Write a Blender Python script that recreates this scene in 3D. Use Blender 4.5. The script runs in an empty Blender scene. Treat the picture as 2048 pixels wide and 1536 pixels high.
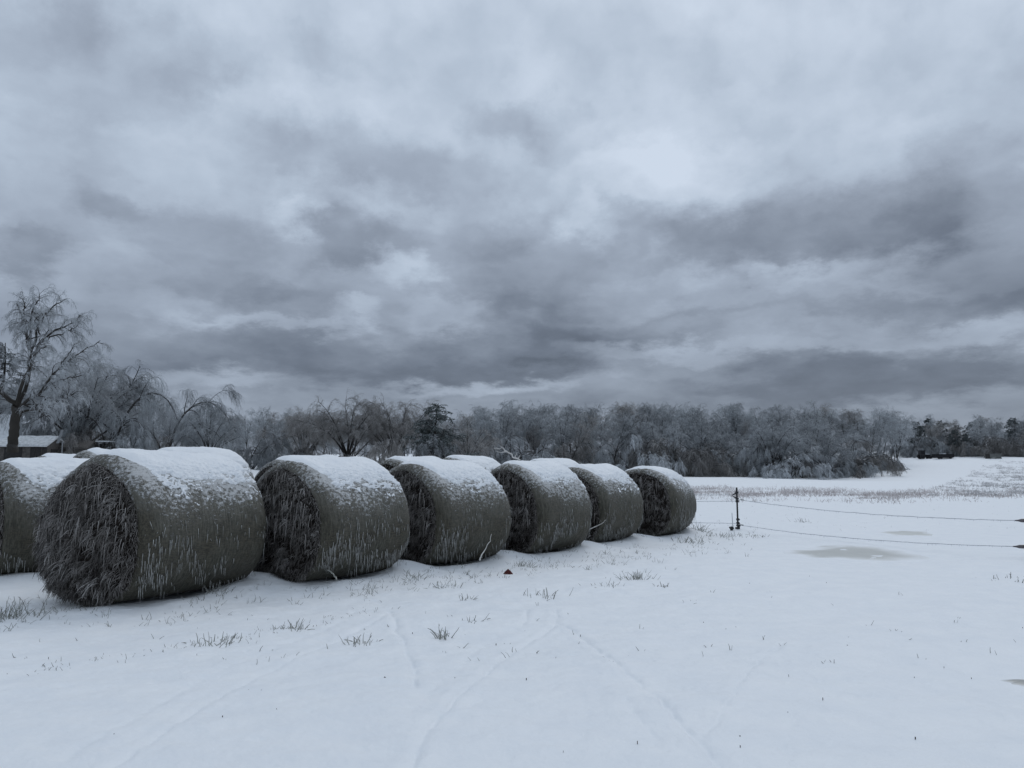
import bpy, math, random
import numpy as np
C = bpy.context.scene.collection
SC = bpy.context.scene
R_ = math.radians

# ------------------------------------------------------------------ camera
FPX, YH, EYE = 1538.0, 950.0, 1.55
TH = math.atan((YH - 768.0) / FPX)
cam = bpy.data.cameras.new('camera'); cam_o = bpy.data.objects.new('camera', cam); C.objects.link(cam_o)
cam.sensor_width = 36.0; cam.lens = 36.0 * FPX / 2048.0; cam.clip_end = 6000; cam.clip_start = 0.05
cam_o.location = (0, 0, EYE); cam_o.rotation_euler = (math.pi / 2 + TH, 0, 0)
SC.camera = cam_o

# ------------------------------------------------------------------ view
SC.view_settings.view_transform = 'Standard'; SC.view_settings.look = 'None'
SC.view_settings.exposure = 0.0; SC.view_settings.gamma = 1.0
SC.view_settings.use_curve_mapping = False
SUN_EL, SUN_AZ = R_(48), R_(25)      # behind the cloud, ahead and a little to the right
sun = bpy.data.lights.new('sun', 'SUN'); sun.energy = 0.5; sun.angle = R_(35); sun.color = (1.0, .97, .93)
sun_o = bpy.data.objects.new('sun', sun); C.objects.link(sun_o)
sun_o.rotation_euler = (math.pi / 2 - SUN_EL, 0, -SUN_AZ + math.pi)
sun_o.location = (0, 0, 60)

# ------------------------------------------------------------------ sky
def pix_dir(px, py):
    c, s = math.cos(TH), math.sin(TH)
    x = (px - 1024.0) / FPX; u = (768.0 - py) / FPX
    v = np.array([x, c - u * s, s + u * c]); return v / np.linalg.norm(v)
def azel(px, py):
    v = pix_dir(px, py); return math.atan2(v[0], v[1]), math.asin(v[2])

world = bpy.data.worlds.new('World'); SC.world = world; world.use_nodes = True
nt = world.node_tree; nt.nodes.clear()
class NB:
    def __init__(s, nt): s.nt = nt
    def n(s, t, **k):
        o = s.nt.nodes.new(t)
        for a, b in k.items(): setattr(o, a, b)
        return o
    def link(s, a, b): s.nt.links.new(a, b)
    def inp(s, sock, v):
        if isinstance(v, bpy.types.NodeSocket): s.link(v, sock)
        else: sock.default_value = v
    def m(s, op, a, b=0.0, c=0.0, clamp=False):
        o = s.n('ShaderNodeMath', operation=op, use_clamp=clamp)
        s.inp(o.inputs[0], a); s.inp(o.inputs[1], b); s.inp(o.inputs[2], c); return o.outputs[0]
    def vm(s, op, a, b=(0, 0, 0)):
        o = s.n('ShaderNodeVectorMath', operation=op); s.inp(o.inputs[0], a); s.inp(o.inputs[1], b); return o
    def comb(s, x, y, z):
        o = s.n('ShaderNodeCombineXYZ'); s.inp(o.inputs[0], x); s.inp(o.inputs[1], y); s.inp(o.inputs[2], z); return o.outputs[0]
    def noise(s, vec, scale, detail=4, rough=.55, dist=0.0):
        o = s.n('ShaderNodeTexNoise'); s.inp(o.inputs['Vector'], vec); o.inputs['Scale'].default_value = scale
        o.inputs['Detail'].default_value = detail; o.inputs['Roughness'].default_value = rough
        o.inputs['Distortion'].default_value = dist; return o
    def mr(s, v, a, b, c, d, smooth=False):
        o = s.n('ShaderNodeMapRange'); o.interpolation_type = 'SMOOTHSTEP' if smooth else 'LINEAR'
        s.inp(o.inputs[0], v)
        for i, q in enumerate((a, b, c, d)): s.inp(o.inputs[i + 1], q)
        return o.outputs[0]
    def mix(s, f, a, b):
        o = s.n('ShaderNodeMix', data_type='RGBA'); s.inp(o.inputs[0], f); s.inp(o.inputs[6], a); s.inp(o.inputs[7], b); return o.outputs[2]
    def ramp(s, f, stops):
        o = s.n('ShaderNodeValToRGB'); s.inp(o.inputs[0], f); e = o.color_ramp.elements
        while len(e) < len(stops): e.new(.5)
        for q, (p, c) in zip(e, stops): q.position = p; q.color = (*c, 1)
        return o.outputs[0]
W = NB(nt)
tc = W.n('ShaderNodeTexCoord'); D = tc.outputs['Generated']
sx = W.n('ShaderNodeSeparateXYZ'); W.link(D, sx.inputs[0])
zc = W.m('MAXIMUM', sx.outputs[2], 0.0)
az = W.m('ARCTAN2', sx.outputs[0], sx.outputs[1]); el = W.m('ARCSINE', sx.outputs[2])
# ragged cloud edges: two scales of warp
plane = W.comb(W.m('MULTIPLY', az, 1.5), W.m('MULTIPLY', W.m('LOGARITHM', W.m('ADD', W.m('MAXIMUM', el, 0.0), .20), math.e), 1.25), 0.0)
wn = W.noise(plane, 3.6, 7, .62)
wsub = W.vm('SUBTRACT', wn.outputs['Color'], (.5, .5, .5)).outputs[0]
wsc = W.vm('MULTIPLY', wsub, (.22, .19, 0)).outputs[0]
ae = W.vm('ADD', W.comb(az, el, 0.0), wsc).outputs[0]
# cloud masses of this sky: x, y, half-widths (photo pixels), darkness (+) or brightness (-)
BLOBS = [(180, 110, 330, 140, .17), (60, 30, 200, 90, .08), (400, 170, 60, 45, .08), (1020, 232, 120, 58, .20), (700, 325, 210, 80, .16), (640, 110, 110, 50, .08),
         (900, 360, 160, 60, .08), (470, 500, 240, 75, .11), (700, 490, 120, 60, .22), (40, 500, 110, 50, .20), (1080, 560, 240, 95, .19), (960, 470, 200, 60, .12), (1240, 450, 70, 40, .14),
         (1640, 460, 320, 95, .22), (1720, 500, 180, 60, .12), (1960, 420, 220, 200, .20), (1430, 480, 160, 70, .12), (1330, 650, 240, 40, .16), (260, 430, 110, 45, .16),
         (1100, 690, 190, 45, .18), (540, 590, 200, 55, .16), (720, 720, 520, 60, .18), (560, 745, 330, 40, .04), (1000, 745, 250, 30, .12), (1850, 610, 300, 40, .14), (1750, 765, 420, 55, .22), (1060, 630, 130, 50, .10), (130, 650, 200, 60, .06),
         (822, 542, 80, 40, -.20), (705, 630, 60, 24, -.14), (1340, 370, 240, 100, -.12), (620, 250, 160, 50, -.05), (1310, 555, 90, 40, -.12), (1170, 350, 180, 60, -.06), (590, 440, 60, 35, -.12),
         (390, 610, 180, 40, -.10), (250, 330, 260, 100, .01), (1980, 660, 180, 28, -.12), (960, 787, 170, 24, -.20), (1480, 650, 180, 30, -.14), (1600, 558, 130, 24, -.12),
         (890, 630, 90, 36, -.12), (1170, 440, 60, 50, -.12), (420, 785, 150, 32, -.14), (1250, 705, 200, 24, -.12), (520, 650, 140, 22, -.12), (1560, 700, 260, 22, -.08), (1280, 755, 160, 26, -.08), (1740, 640, 160, 30, -.06)]
tot = None
for (px, py, rx, ry, a) in BLOBS:
    ca, ce = azel(px, py)
    hw = abs(azel(px + rx, py)[0] - azel(px - rx, py)[0]) / 2 * 1.25; hh = abs(azel(px, py + ry)[1] - azel(px, py - ry)[1]) / 2 * 1.25
    mp = W.n('ShaderNodeMapping', vector_type='TEXTURE'); W.link(ae, mp.inputs[0])
    mp.inputs[1].default_value = (ca, ce, 0); mp.inputs[3].default_value = (hw, hh, 1)
    ln = W.vm('LENGTH', mp.outputs[0]).outputs['Value']
    g = W.mr(ln, .30, 1.08, a, 0.0, True)
    tot = g if tot is None else W.m('ADD', tot, g)
base = W.n('ShaderNodeValToRGB'); W.link(W.m('DIVIDE', W.m('MAXIMUM', el, 0.0), math.pi / 2), base.inputs[0])
def gray(v): return (v, v, v)
e = base.color_ramp.elements
stops = [(0, .34), (.055, .35), (.11, .46), (.17, .64), (.25, .80), (.34, .88), (.45, .90), (1, .92)]
while len(e) < len(stops): e.new(.5)
for q, (p, v) in zip(e, stops): q.position = p; q.color = (*gray(v), 1)
bsep = W.m('ADD', base.outputs[0], -.03)
n1 = W.noise(plane, 4.2, 8, .55, .1).outputs[0]
n2 = W.noise(plane, 9.0, 6, .6, .1).outputs[0]
vo = W.n('ShaderNodeTexVoronoi', feature='SMOOTH_F1', voronoi_dimensions='2D'); W.link(W.vm('ADD', plane, W.vm('MULTIPLY', wsub, (.30, .30, 0)).outputs[0]).outputs[0], vo.inputs['Vector']); vo.inputs['Scale'].default_value = 5.5; vo.inputs['Smoothness'].default_value = .55; vo.inputs['Detail'].default_value = 2.0; vo.inputs['Roughness'].default_value = .5
lump = W.m('SUBTRACT', .45, vo.outputs['Distance'])
n1s = W.m('ADD', W.m('MULTIPLY', W.mr(n1, .36, .64, -.5, .5, True), .6), W.m('MULTIPLY', lump, -1.1))
tex = W.m('ADD', W.m('MULTIPLY', n1s, .15), W.m('MULTIPLY', W.m('SUBTRACT', n2, .5), .17))
fade = W.mr(el, R_(14), R_(45), 1.0, .55)
t = W.m('ADD', W.m('SUBTRACT', bsep, tot), W.m('MULTIPLY', tex, fade))
cloud = W.ramp(t, [(0.0, (.092, .112, .148)), (.2, (.152, .182, .236)), (.45, (.266, .312, .388)), (.62, (.348, .408, .502)), (.8, (.455, .535, .645)), (1.0, (.61, .695, .815))])
sky = W.n('ShaderNodeTexSky', sky_type='NISHITA'); sky.sun_disc = False
sky.sun_elevation = SUN_EL; sky.sun_rotation = SUN_AZ
c10 = W.vm('SCALE', cloud); c10.inputs['Scale'].default_value = 10.0
final = W.mix(.97, sky.outputs[0], c10.outputs[0])
bg = W.n('ShaderNodeBackground'); W.link(final, bg.inputs[0]); bg.inputs[1].default_value = 0.1
out = W.n('ShaderNodeOutputWorld'); W.link(bg.outputs[0], out.inputs[0])

# ------------------------------------------------------------------ numeric helpers
def _h(i, j, k, seed):
    n = (i * 374761393 + j * 668265263 + k * 2147483647 + seed * 1274126177) & 0xffffffff
    n = ((n ^ (n >> 13)) * 1274126177) & 0xffffffff
    n = ((n ^ (n >> 15)) * 2246822519) & 0xffffffff
    return ((n ^ (n >> 16)) & 0xffff) / 65535.0
def vnoise(x, y, z=0.0, seed=0):
    x, y, z = np.broadcast_arrays(np.asarray(x, float), np.asarray(y, float), np.asarray(z, float))
    i, j, k = (np.floor(q).astype(np.int64) for q in (x, y, z))
    fx, fy, fz = x - i, y - j, z - k
    fx, fy, fz = (f * f * f * (f * (f * 6 - 15) + 10) for f in (fx, fy, fz))
    r = 0
    for a in (0, 1):
        for b in (0, 1):
            for c in (0, 1):
                w = (fx if a else 1 - fx) * (fy if b else 1 - fy) * (fz if c else 1 - fz)
                r = r + w * _h(i + a, j + b, k + c, seed)
    return r * 2 - 1
def fbm(x, y, z=0.0, o=4, seed=0, gain=.5):
    r, a, f = 0, 1.0, 1.0
    for q in range(o):
        r = r + a * vnoise(np.asarray(x) * f + q * 7.3, np.asarray(y) * f - q * 3.1, np.asarray(z) * f + q, seed + q); a *= gain; f *= 2.03
    return r
def sst(x): x = np.clip(x, 0, 1); return x * x * (3 - 2 * x)

def mesh_np(name, V, Q, smooth=True, attrs=None):
    """one mesh from vertices and quads (numpy)"""
    V = np.ascontiguousarray(V, np.float32); Q = np.ascontiguousarray(Q, np.int32); n = Q.shape[1]
    me = bpy.data.meshes.new(name)
    me.vertices.add(len(V)); me.vertices.foreach_set('co', V.ravel())
    me.loops.add(Q.size); me.loops.foreach_set('vertex_index', Q.ravel())
    me.polygons.add(len(Q)); me.polygons.foreach_set('loop_start', np.arange(0, Q.size, n, dtype=np.int32))
    me.polygons.foreach_set('use_smooth', np.full(len(Q), smooth, bool))
    for k, v in (attrs or {}).items():
        a = me.attributes.new(k, 'FLOAT', 'POINT'); a.data.foreach_set('value', np.ascontiguousarray(v, np.float32))
    me.update(calc_edges=True); me.validate()
    return me
def obj(name, me, mat=None, parent=None):
    o = bpy.data.objects.new(name, me); C.objects.link(o)
    if mat is not None and not me.materials: me.materials.append(mat)
    if parent is not None: o.parent = parent
    return o
def tag(o, label=None, cat=None, group=None, kind=None):
    for k, v in (('label', label), ('category', cat), ('group', group), ('kind', kind)):
        if v: o[k] = v
    return o
def empty(name, loc=(0, 0, 0), rz=0.0, label=None, cat=None, group=None):
    o = bpy.data.objects.new(name, None); C.objects.link(o); o.empty_display_size = .2
    o.location = loc; o.rotation_euler = (0, 0, rz); return tag(o, label, cat, group)
def grid_q(nu, nv, wrap=False):
    """quads of an nu x nv vertex grid (index = i*nv + j); wrap closes u"""
    i = np.arange(nu if wrap else nu - 1); j = np.arange(nv - 1); I, J = np.meshgrid(i, j, indexing='ij'); I2 = (I + 1) % nu
    return np.stack([I * nv + J, I2 * nv + J, I2 * nv + J + 1, I * nv + J + 1], -1).reshape(-1, 4)
def tubes(P, Rr, k=3):
    """P (n,m,3) centre lines, Rr (n,m) radii -> vertices, quads"""
    n, m, _ = P.shape
    T = np.gradient(P, axis=1); T /= np.linalg.norm(T, axis=2, keepdims=True) + 1e-9
    up = np.zeros((n, m, 3)); up[..., 2] = 1
    bad = np.abs(T[..., 2]) > .9; up[bad] = (1, 0, 0)
    # one reference per tube keeps the frame from flipping
    ref = np.where((np.abs(T[:, :, 2]).mean(1) > .75)[:, None], np.array([1., .2, 0]), np.array([0, .15, 1.]))[:, None, :]
    A = np.cross(T, np.broadcast_to(ref, T.shape)); A /= np.linalg.norm(A, axis=2, keepdims=True) + 1e-9
    B = np.cross(T, A)
    a = np.arange(k) / k * 2 * np.pi
    V = P[:, :, None, :] + Rr[:, :, None, None] * (np.cos(a)[None, None, :, None] * A[:, :, None, :] + np.sin(a)[None, None, :, None] * B[:, :, None, :])
    V = V.reshape(-1, 3)
    i = np.arange(n)[:, None, None] * m * k; j = np.arange(m - 1)[None, :, None] * k; q = np.arange(k)[None, None, :]; q2 = (q + 1) % k
    Q = np.stack(np.broadcast_arrays(i + j + q, i + j + q2, i + j + k + q2, i + j + k + q), -1).reshape(-1, 4)
    return V, Q
def join(parts):
    V, Q, o = [], [], 0
    for v, q in parts:
        V.append(v); Q.append(q + o); o += len(v)
    return np.concatenate(V), np.concatenate(Q)
def grow(rng, S, Dr, Ln, npt, g, w):
    n = len(S); P = np.zeros((n, npt + 1, 3)); P[:, 0] = S; d = Dr.copy(); p = S.copy()
    for s in range(npt):
        d = d + rng.normal(0, 1, (n, 3)) * w; d[:, 2] -= g * (s + 1) / npt
        d /= np.linalg.norm(d, axis=1, keepdims=True); p = p + d * (np.asarray(Ln) / npt)[:, None] if np.ndim(Ln) else p + d * Ln / npt
        P[:, s + 1] = p
    return P
def sample(rng, P, Rr, n, t0, t1, a0, a1, bias=1.0):
    """n starts on the lines P, at fractions t0..t1, leaving at angles a0..a1 degrees"""
    m = P.shape[1] - 1; L = np.linalg.norm(np.diff(P, axis=1), axis=2).sum(1)
    idx = rng.choice(len(P), n, p=L / L.sum()); t = (t0 + (t1 - t0) * rng.random(n) ** bias) * m * .999
    i = t.astype(int); f = (t - i)[:, None]
    S = P[idx, i] * (1 - f) + P[idx, i + 1] * f; T = P[idx, i + 1] - P[idx, i]; T /= np.linalg.norm(T, axis=1, keepdims=True)
    r = Rr[idx, i] * (1 - f[:, 0]) + Rr[idx, i + 1] * f[:, 0]
    v = rng.normal(0, 1, (n, 3)); v -= (v * T).sum(1, keepdims=True) * T; v /= np.linalg.norm(v, axis=1, keepdims=True)
    a = np.radians(rng.uniform(a0, a1, n))[:, None]
    return S, T * np.cos(a) + v * np.sin(a), r, t / m
def taper(r0, m, tip=.25):
    return np.asarray(r0)[:, None] * (1 - (1 - tip) * np.linspace(0, 1, m)[None, :])

# ------------------------------------------------------------------ materials
def mat(name):
    m = bpy.data.materials.new(name); m.use_nodes = True; n = m.node_tree; n.nodes.clear()
    b = NB(n); p = b.n('ShaderNodeBsdfPrincipled'); o = b.n('ShaderNodeOutputMaterial'); b.link(p.outputs[0], o.inputs[0]); return m, b, p
def simple(name, c, rough=.8, var=.25, scale=8.0, bump=0.0, spec=.3):
    m, b, p = mat(name); g = b.n('ShaderNodeTexCoord').outputs['Object']; n = b.noise(g, scale, 5, .6).outputs[0]
    k = b.mr(n, .3, .7, 1 - var, 1 + var); v = b.vm('SCALE', (*c,)); b.link(k, v.inputs['Scale']); b.link(v.outputs[0], p.inputs['Base Color'])
    p.inputs['Roughness'].default_value = rough; p.inputs['Specular IOR Level'].default_value = spec
    if bump:
        bp = b.n('ShaderNodeBump'); bp.inputs['Strength'].default_value = bump; bp.inputs['Distance'].default_value = .02; b.link(n, bp.inputs['Height']); b.link(bp.outputs[0], p.inputs['Normal'])
    return m
def snow_mat(name, grain=90.0, strength=.25):
    m, b, p = mat(name); g = b.n('ShaderNodeTexCoord').outputs['Object']
    n = b.noise(g, grain, 4, .6).outputs[0]; n2 = b.noise(g, 2.5, 4, .6).outputs[0]; n3 = b.noise(g, 14., 3, .5).outputs[0]
    c = b.mix(b.mr(n2, .3, .7, 0, 1), (.80, .825, .85, 1), (.86, .875, .885, 1)); b.link(c, p.inputs['Base Color'])
    p.inputs['Roughness'].default_value = .55; p.inputs['Specular IOR Level'].default_value = .25
    h = b.m('ADD', n, b.m('MULTIPLY', n3, 1.5))
    bp = b.n('ShaderNodeBump'); bp.inputs['Strength'].default_value = strength; bp.inputs['Distance'].default_value = .01
    b.link(h, bp.inputs['Height']); b.link(bp.outputs[0], p.inputs['Normal']); return m
M_SNOW = snow_mat('snow_ground', 38., .42)
M_CAP = snow_mat('snow_cap', 80., .5)
M_ROOFSNOW = simple('roof_snow', (.74, .77, .80), .7, .12, 3.)
M_WOOD = simple('weathered_wood', (.10, .092, .085), .85, .35, 6.)
M_DARKWOOD = simple('dark_wood', (.035, .033, .032), .85, .3, 6.)
M_SHEDROOF = simple('dusted_roof', (.58, .60, .61), .8, .3, 4.)
M_WHITE = simple('white_siding', (.50, .52, .53), .7, .08, 3.)
M_TRIM = simple('grey_trim', (.22, .23, .24), .7, .1, 3.)
M_STEEL = simple('dark_steel', (.018, .019, .022), .5, .3, 20., spec=.4)
M_WIRE = simple('icy_wire', (.48, .50, .53), .3, .3, 30., spec=.5)
M_HANDLE = simple('weathered_plastic', (.10, .09, .095), .45, .3, 14., spec=.4)
M_BLACK = simple('black_metal', (.009, .009, .011), .5, .2, 2.)
M_PALE = simple('pale_boards', (.13, .135, .13), .8, .2, 1.)
M_DEBRIS = simple('leaf_scraps', (.05, .04, .033), .9, .5, 30.)
M_RED = simple('red_brown_leaf', (.075, .016, .015), .8, .6, 60.)
M_ICE_STALK = simple('icy_grass', (.27, .275, .25), .35, .5, 9., spec=.5)
M_STUBBLE = simple('dry_stubble', (.52, .47, .46), .8, .35, 1.5)
M_CLOD = simple('frosted_weeds', (.44, .43, .435), .8, .4, 1.5)
M_PALETWIG = simple('iced_pale_twig', (.62, .60, .57), .4, .25, 12., spec=.5)
M_ICICLE = simple('icicle', (.31, .31, .295), .15, .5, 25., spec=.6)

def bark_mat(name, c, frost, fr=.35):
    m, b, p = mat(name); tcn = b.n('ShaderNodeTexCoord'); g = tcn.outputs['Object']; oi = b.n('ShaderNodeObjectInfo')
    n = b.noise(g, 3.0, 5, .65).outputs[0]; n2 = b.noise(g, .7, 3, .6).outputs[0]
    geo = b.n('ShaderNodeNewGeometry'); s = b.n('ShaderNodeSeparateXYZ'); b.link(geo.outputs['Normal'], s.inputs[0])
    f = b.m('MULTIPLY', b.mr(b.m('ADD', s.outputs[2], b.m('MULTIPLY', b.m('SUBTRACT', n, .5), 1.2)), .1, .8, 0, 1, True), fr)
    c1 = b.mix(b.mr(n2, .35, .65, 0, 1), (*[q * .7 for q in c], 1), (*[q * 1.25 for q in c], 1))
    col = b.mix(f, c1, (*frost, 1))
    k = b.mr(oi.outputs['Random'], 0, 1, .75, 1.25); v = b.vm('SCALE', col); b.link(k, v.inputs['Scale'])
    b.link(v.outputs[0], p.inputs['Base Color']); p.inputs['Roughness'].default_value = .75; p.inputs['Specular IOR Level'].default_value = .3
    return m
M_BARK = bark_mat('dark_bark', (.030, .027, .025), (.3, .31, .33), .35)
M_BARK_OLD = bark_mat('old_bark', (.036, .031, .026), (.32, .33, .35), .25)
M_TWIG = bark_mat('iced_twigs', (.31, .33, .345), (.58, .61, .64), .55)
M_TWIG_BROWN = bark_mat('iced_brown_twigs', (.245, .235, .225), (.50, .51, .52), .5)
M_TWIG_PALE = bark_mat('frosted_twigs', (.40, .42, .44), (.66, .69, .71), .6)
M_CEDAR = bark_mat('iced_cedar', (.085, .105, .10), (.42, .45, .47), .5)
M_CEDAR_DARK = bark_mat('dark_cedar', (.045, .058, .058), (.30, .33, .35), .3)

# ------------------------------------------------------------------ terrain
MOUNDS = []      # x, y, sigma, height
def Hbig(x, y):
    x = np.asarray(x, float); y = np.asarray(y, float)
    yy = np.minimum(np.maximum(y - 30, 0), 420)
    h = 1.55 * (yy / 120.0) ** 1.6
    h = h + 3.6 * sst((x - 55) / 85) * sst((y - 120) / 125)
    h = h + 2.1 * sst((-x - 4) / 36) * sst((y - 14) / 58)
    h = h + .35 * fbm(x / 40., y / 40., 0, 3, 5) * sst((np.hypot(x, y) - 30) / 60)
    # far hollow before the wood
    h = h - .55 * np.exp(-(((x - 62) / 22) ** 2 + ((y - 128) / 22) ** 2))
    return h
def H(x, y):
    h = Hbig(x, y)
    h = h + .045 * fbm(np.asarray(x) / 4.5, np.asarray(y) / 4.5, 0, 3, 11)
    for (a, b, s, k) in MOUNDS: h = h + k * np.exp(-((np.asarray(x) - a) ** 2 + (np.asarray(y) - b) ** 2) / (2 * s * s))
    return h
_c, _s = math.cos(TH), math.sin(TH)
def ray(px, py):
    px = np.asarray(px, float); py = np.asarray(py, float); u = (768 - py) / FPX
    return np.stack([(px - 1024) / FPX, _c - u * _s, _s + u * _c], -1)
def at(px, py, far=420.0):
    """where the sight line through a photo pixel meets the ground"""
    d = ray(px, py).reshape(-1, 3); n = len(d); lo = np.full(n, 1.0); hi = np.full(n, far); done = np.zeros(n, bool); prev = lo.copy()
    for t in np.geomspace(2.0, far, 160):
        z = EYE + d[:, 2] * t; hit = (~done) & (z < H(d[:, 0] * t, d[:, 1] * t))
        lo[hit] = prev[hit]; hi[hit] = t; done |= hit; prev[:] = t
    for _ in range(18):
        md = (lo + hi) / 2; b = (EYE + d[:, 2] * md) < H(d[:, 0] * md, d[:, 1] * md); hi = np.where(b, md, hi); lo = np.where(b, lo, md)
    p = d * hi[:, None]; p[:, 2] = H(p[:, 0], p[:, 1]); return p, done
def at1(px, py): return at([px], [py])[0][0]

# ------------------------------------------------------------------ bales: where they stand
# x, y, axis angle from +Y, width, height, length, front bulge, detail 0..2, seed
BALES = [
    (-4.74, 10.47, 27.0, 2.12, 1.88, 1.98, .22, 2, 1, 'nearest and largest bale of the front row, its straw end bulging and shaggy'),
    (-2.86, 12.09, 37.0, 2.10, 1.84, 1.72, .12, 2, 2, 'front row bale directly beyond the nearest bale, its straw end sunk back'),
    (-1.31, 14.06, 43.0, 2.10, 1.83, 1.75, .10, 2, 3, 'front row bale with a curved bare stalk against its lower curved side'),
    (0.38, 15.98, 42.0, 2.06, 1.84, 1.68, .10, 2, 4, 'front row bale with a forked twig sticking up from its top'),
    (1.81, 18.20, 42.0, 2.08, 1.82, 1.67, .10, 1, 5, 'front row bale next to last, a pale stalk poking from its foot'),
    (3.62, 20.36, 33.0, 2.08, 1.80, 1.62, .10, 1, 6, 'last bale of the front row, standing closest to the fence post'),
    (-7.45, 12.50, 42.0, 2.00, 1.84, 1.65, .14, 1, 7, 'bale cut off by the photo edge, standing behind the nearest bale'),
    (-5.90, 14.35, 42.0, 1.98, 1.84, 1.65, .10, 0, 8, 'snow topped bale of which a smooth white hump shows right behind the nearest front bale'),
    (-4.30, 16.25, 42.0, 1.98, 1.80, 1.65, .10, 0, 9, 'hidden bale showing a thin snow sliver behind the second front bale'),
    (-2.35, 18.35, 42.0, 1.98, 1.84, 1.65, .10, 0, 10, 'bale with a dark grass arc peeping out between second and third front bales'),
    (-1.15, 20.40, 42.0, 1.98, 1.84, 1.65, .10, 0, 11, 'back bale seen as a small white hump between third and fourth front bales'),
    (1.15, 22.40, 42.0, 1.98, 1.84, 1.65, .10, 0, 12, 'back bale with a low dark arc behind the bale with the forked twig'),
    (-8.15, 16.05, 42.0, 1.95, 1.90, 1.62, .10, 0, 13, 'back bale with a bare brown arc rising above the nearest front bale'),
    (-11.7, 20.4, 40.0, 1.95, 1.80, 1.62, .10, 0, 14, 'farthest back bale, low white hump in front of the snowy shed'),
]
for b, h_ in zip(BALES[7:12], (.20, .13, .13, .20, .22)): MOUNDS.append((b[0], b[1], 1.3, h_))
for b in BALES[12:]: MOUNDS.append((b[0], b[1], 1.6, .17 if b[0] > -10 else .32))
rg = np.random.default_rng(3)
for i, b in enumerate(BALES[:7]):
    A = R_(b[2]); ax = np.array([math.sin(A), math.cos(A)]); rt = np.array([math.cos(A), -math.sin(A)]); c = np.array(b[:2])
    for s, k, sg in ((b[5] / 2 + .28, .17, .40), (-b[5] / 2 - .15, .05, .5)):
        q = c + ax * s + rt * .45; MOUNDS.append((q[0], q[1], sg, k))
    for s in (-.4, .1, .6):       # snow banked along the camera side
        q = c + ax * s + rt * (b[3] / 2 - .12); MOUNDS.append((q[0], q[1], .26, .05 + .03 * rg.random()))
MOUNDS.append((6.3, 22.3, .7, .06))
MOUNDS.append((6.7, 15.3, 1.1, -.07)); MOUNDS.append((3.9, 6.0, .5, -.03)); MOUNDS.append((10.4, 20.6, 1.0, -.04))

# ------------------------------------------------------------------ snow field, one sheet to the horizon
TRACKS = [([(1113, 1222), (1111, 1245), (1095, 1262), (1065, 1280), (1010, 1310), (950, 1360), (900, 1405), (865, 1450), (840, 1490), (815, 1545)], .020, .035),
          ([(1118, 1248), (1145, 1262), (1190, 1295), (1235, 1330), (1290, 1375), (1340, 1420), (1400, 1480), (1460, 1545)], .018, .035),
          ([(1057, 1220), (1053, 1238), (1042, 1250), (1020, 1252)], .016, .035), ([(782, 1222), (790, 1255), (803, 1278), (812, 1300), (825, 1335), (832, 1375)], .020, .04),
          ([(778, 1224), (755, 1240), (720, 1255), (665, 1285), (600, 1310), (540, 1340), (450, 1385), (370, 1430), (290, 1490), (215, 1540)], .014, .035),
          ([(1575, 1285), (1530, 1310), (1500, 1340), (1480, 1370), (1450, 1410), (1430, 1450), (1400, 1485)], .012, .035),
          ([(1555, 1310), (1570, 1350), (1582, 1400), (1577, 1450), (1570, 1545)], .008, .07), ([(1610, 1290), (1640, 1360), (1660, 1420), (1660, 1545)], .008, .07),
          ([(712, 1222), (690, 1240), (640, 1262), (560, 1292), (470, 1330), (380, 1370), (250, 1440), (120, 1520)], .010, .06),
          ([(1010, 1262), (950, 1300), (880, 1370), (820, 1420)], .008, .06), ([(1245, 1400), (1290, 1450), (1330, 1500)], .010, .05)]
def track_depth(x, y):
    d = np.zeros_like(x)
    for pts, k, w in TRACKS:
        q = at([p[0] for p in pts], [p[1] for p in pts])[0][:, :2]
        sel = (x > q[:, 0].min() - .5) & (x < q[:, 0].max() + .5) & (y > q[:, 1].min() - .5) & (y < q[:, 1].max() + .5)
        X, Y = x[sel] + .02 * vnoise(x[sel] * 4, y[sel] * 4, 0, 31), y[sel] + .03 * vnoise(x[sel] * 4, y[sel] * 4, 3, 32); m = np.full(X.shape, 9.0)
        for a, b in zip(q[:-1], q[1:]):
            ab = b - a; t_ = np.clip(((X - a[0]) * ab[0] + (Y - a[1]) * ab[1]) / (ab @ ab), 0, 1)
            m = np.minimum(m, np.hypot(X - a[0] - t_ * ab[0], Y - a[1] - t_ * ab[1]))
        rough = .55 + .75 * np.clip(.5 + fbm(X * 9, Y * 9, 0, 2, 41), 0, 1.2)
        d[sel] += -.8 * k * rough * np.exp(-(m / (.7 * w)) ** 2) + .25 * k * np.exp(-((m - 2.2 * w) / w) ** 2)
    return d
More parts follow.
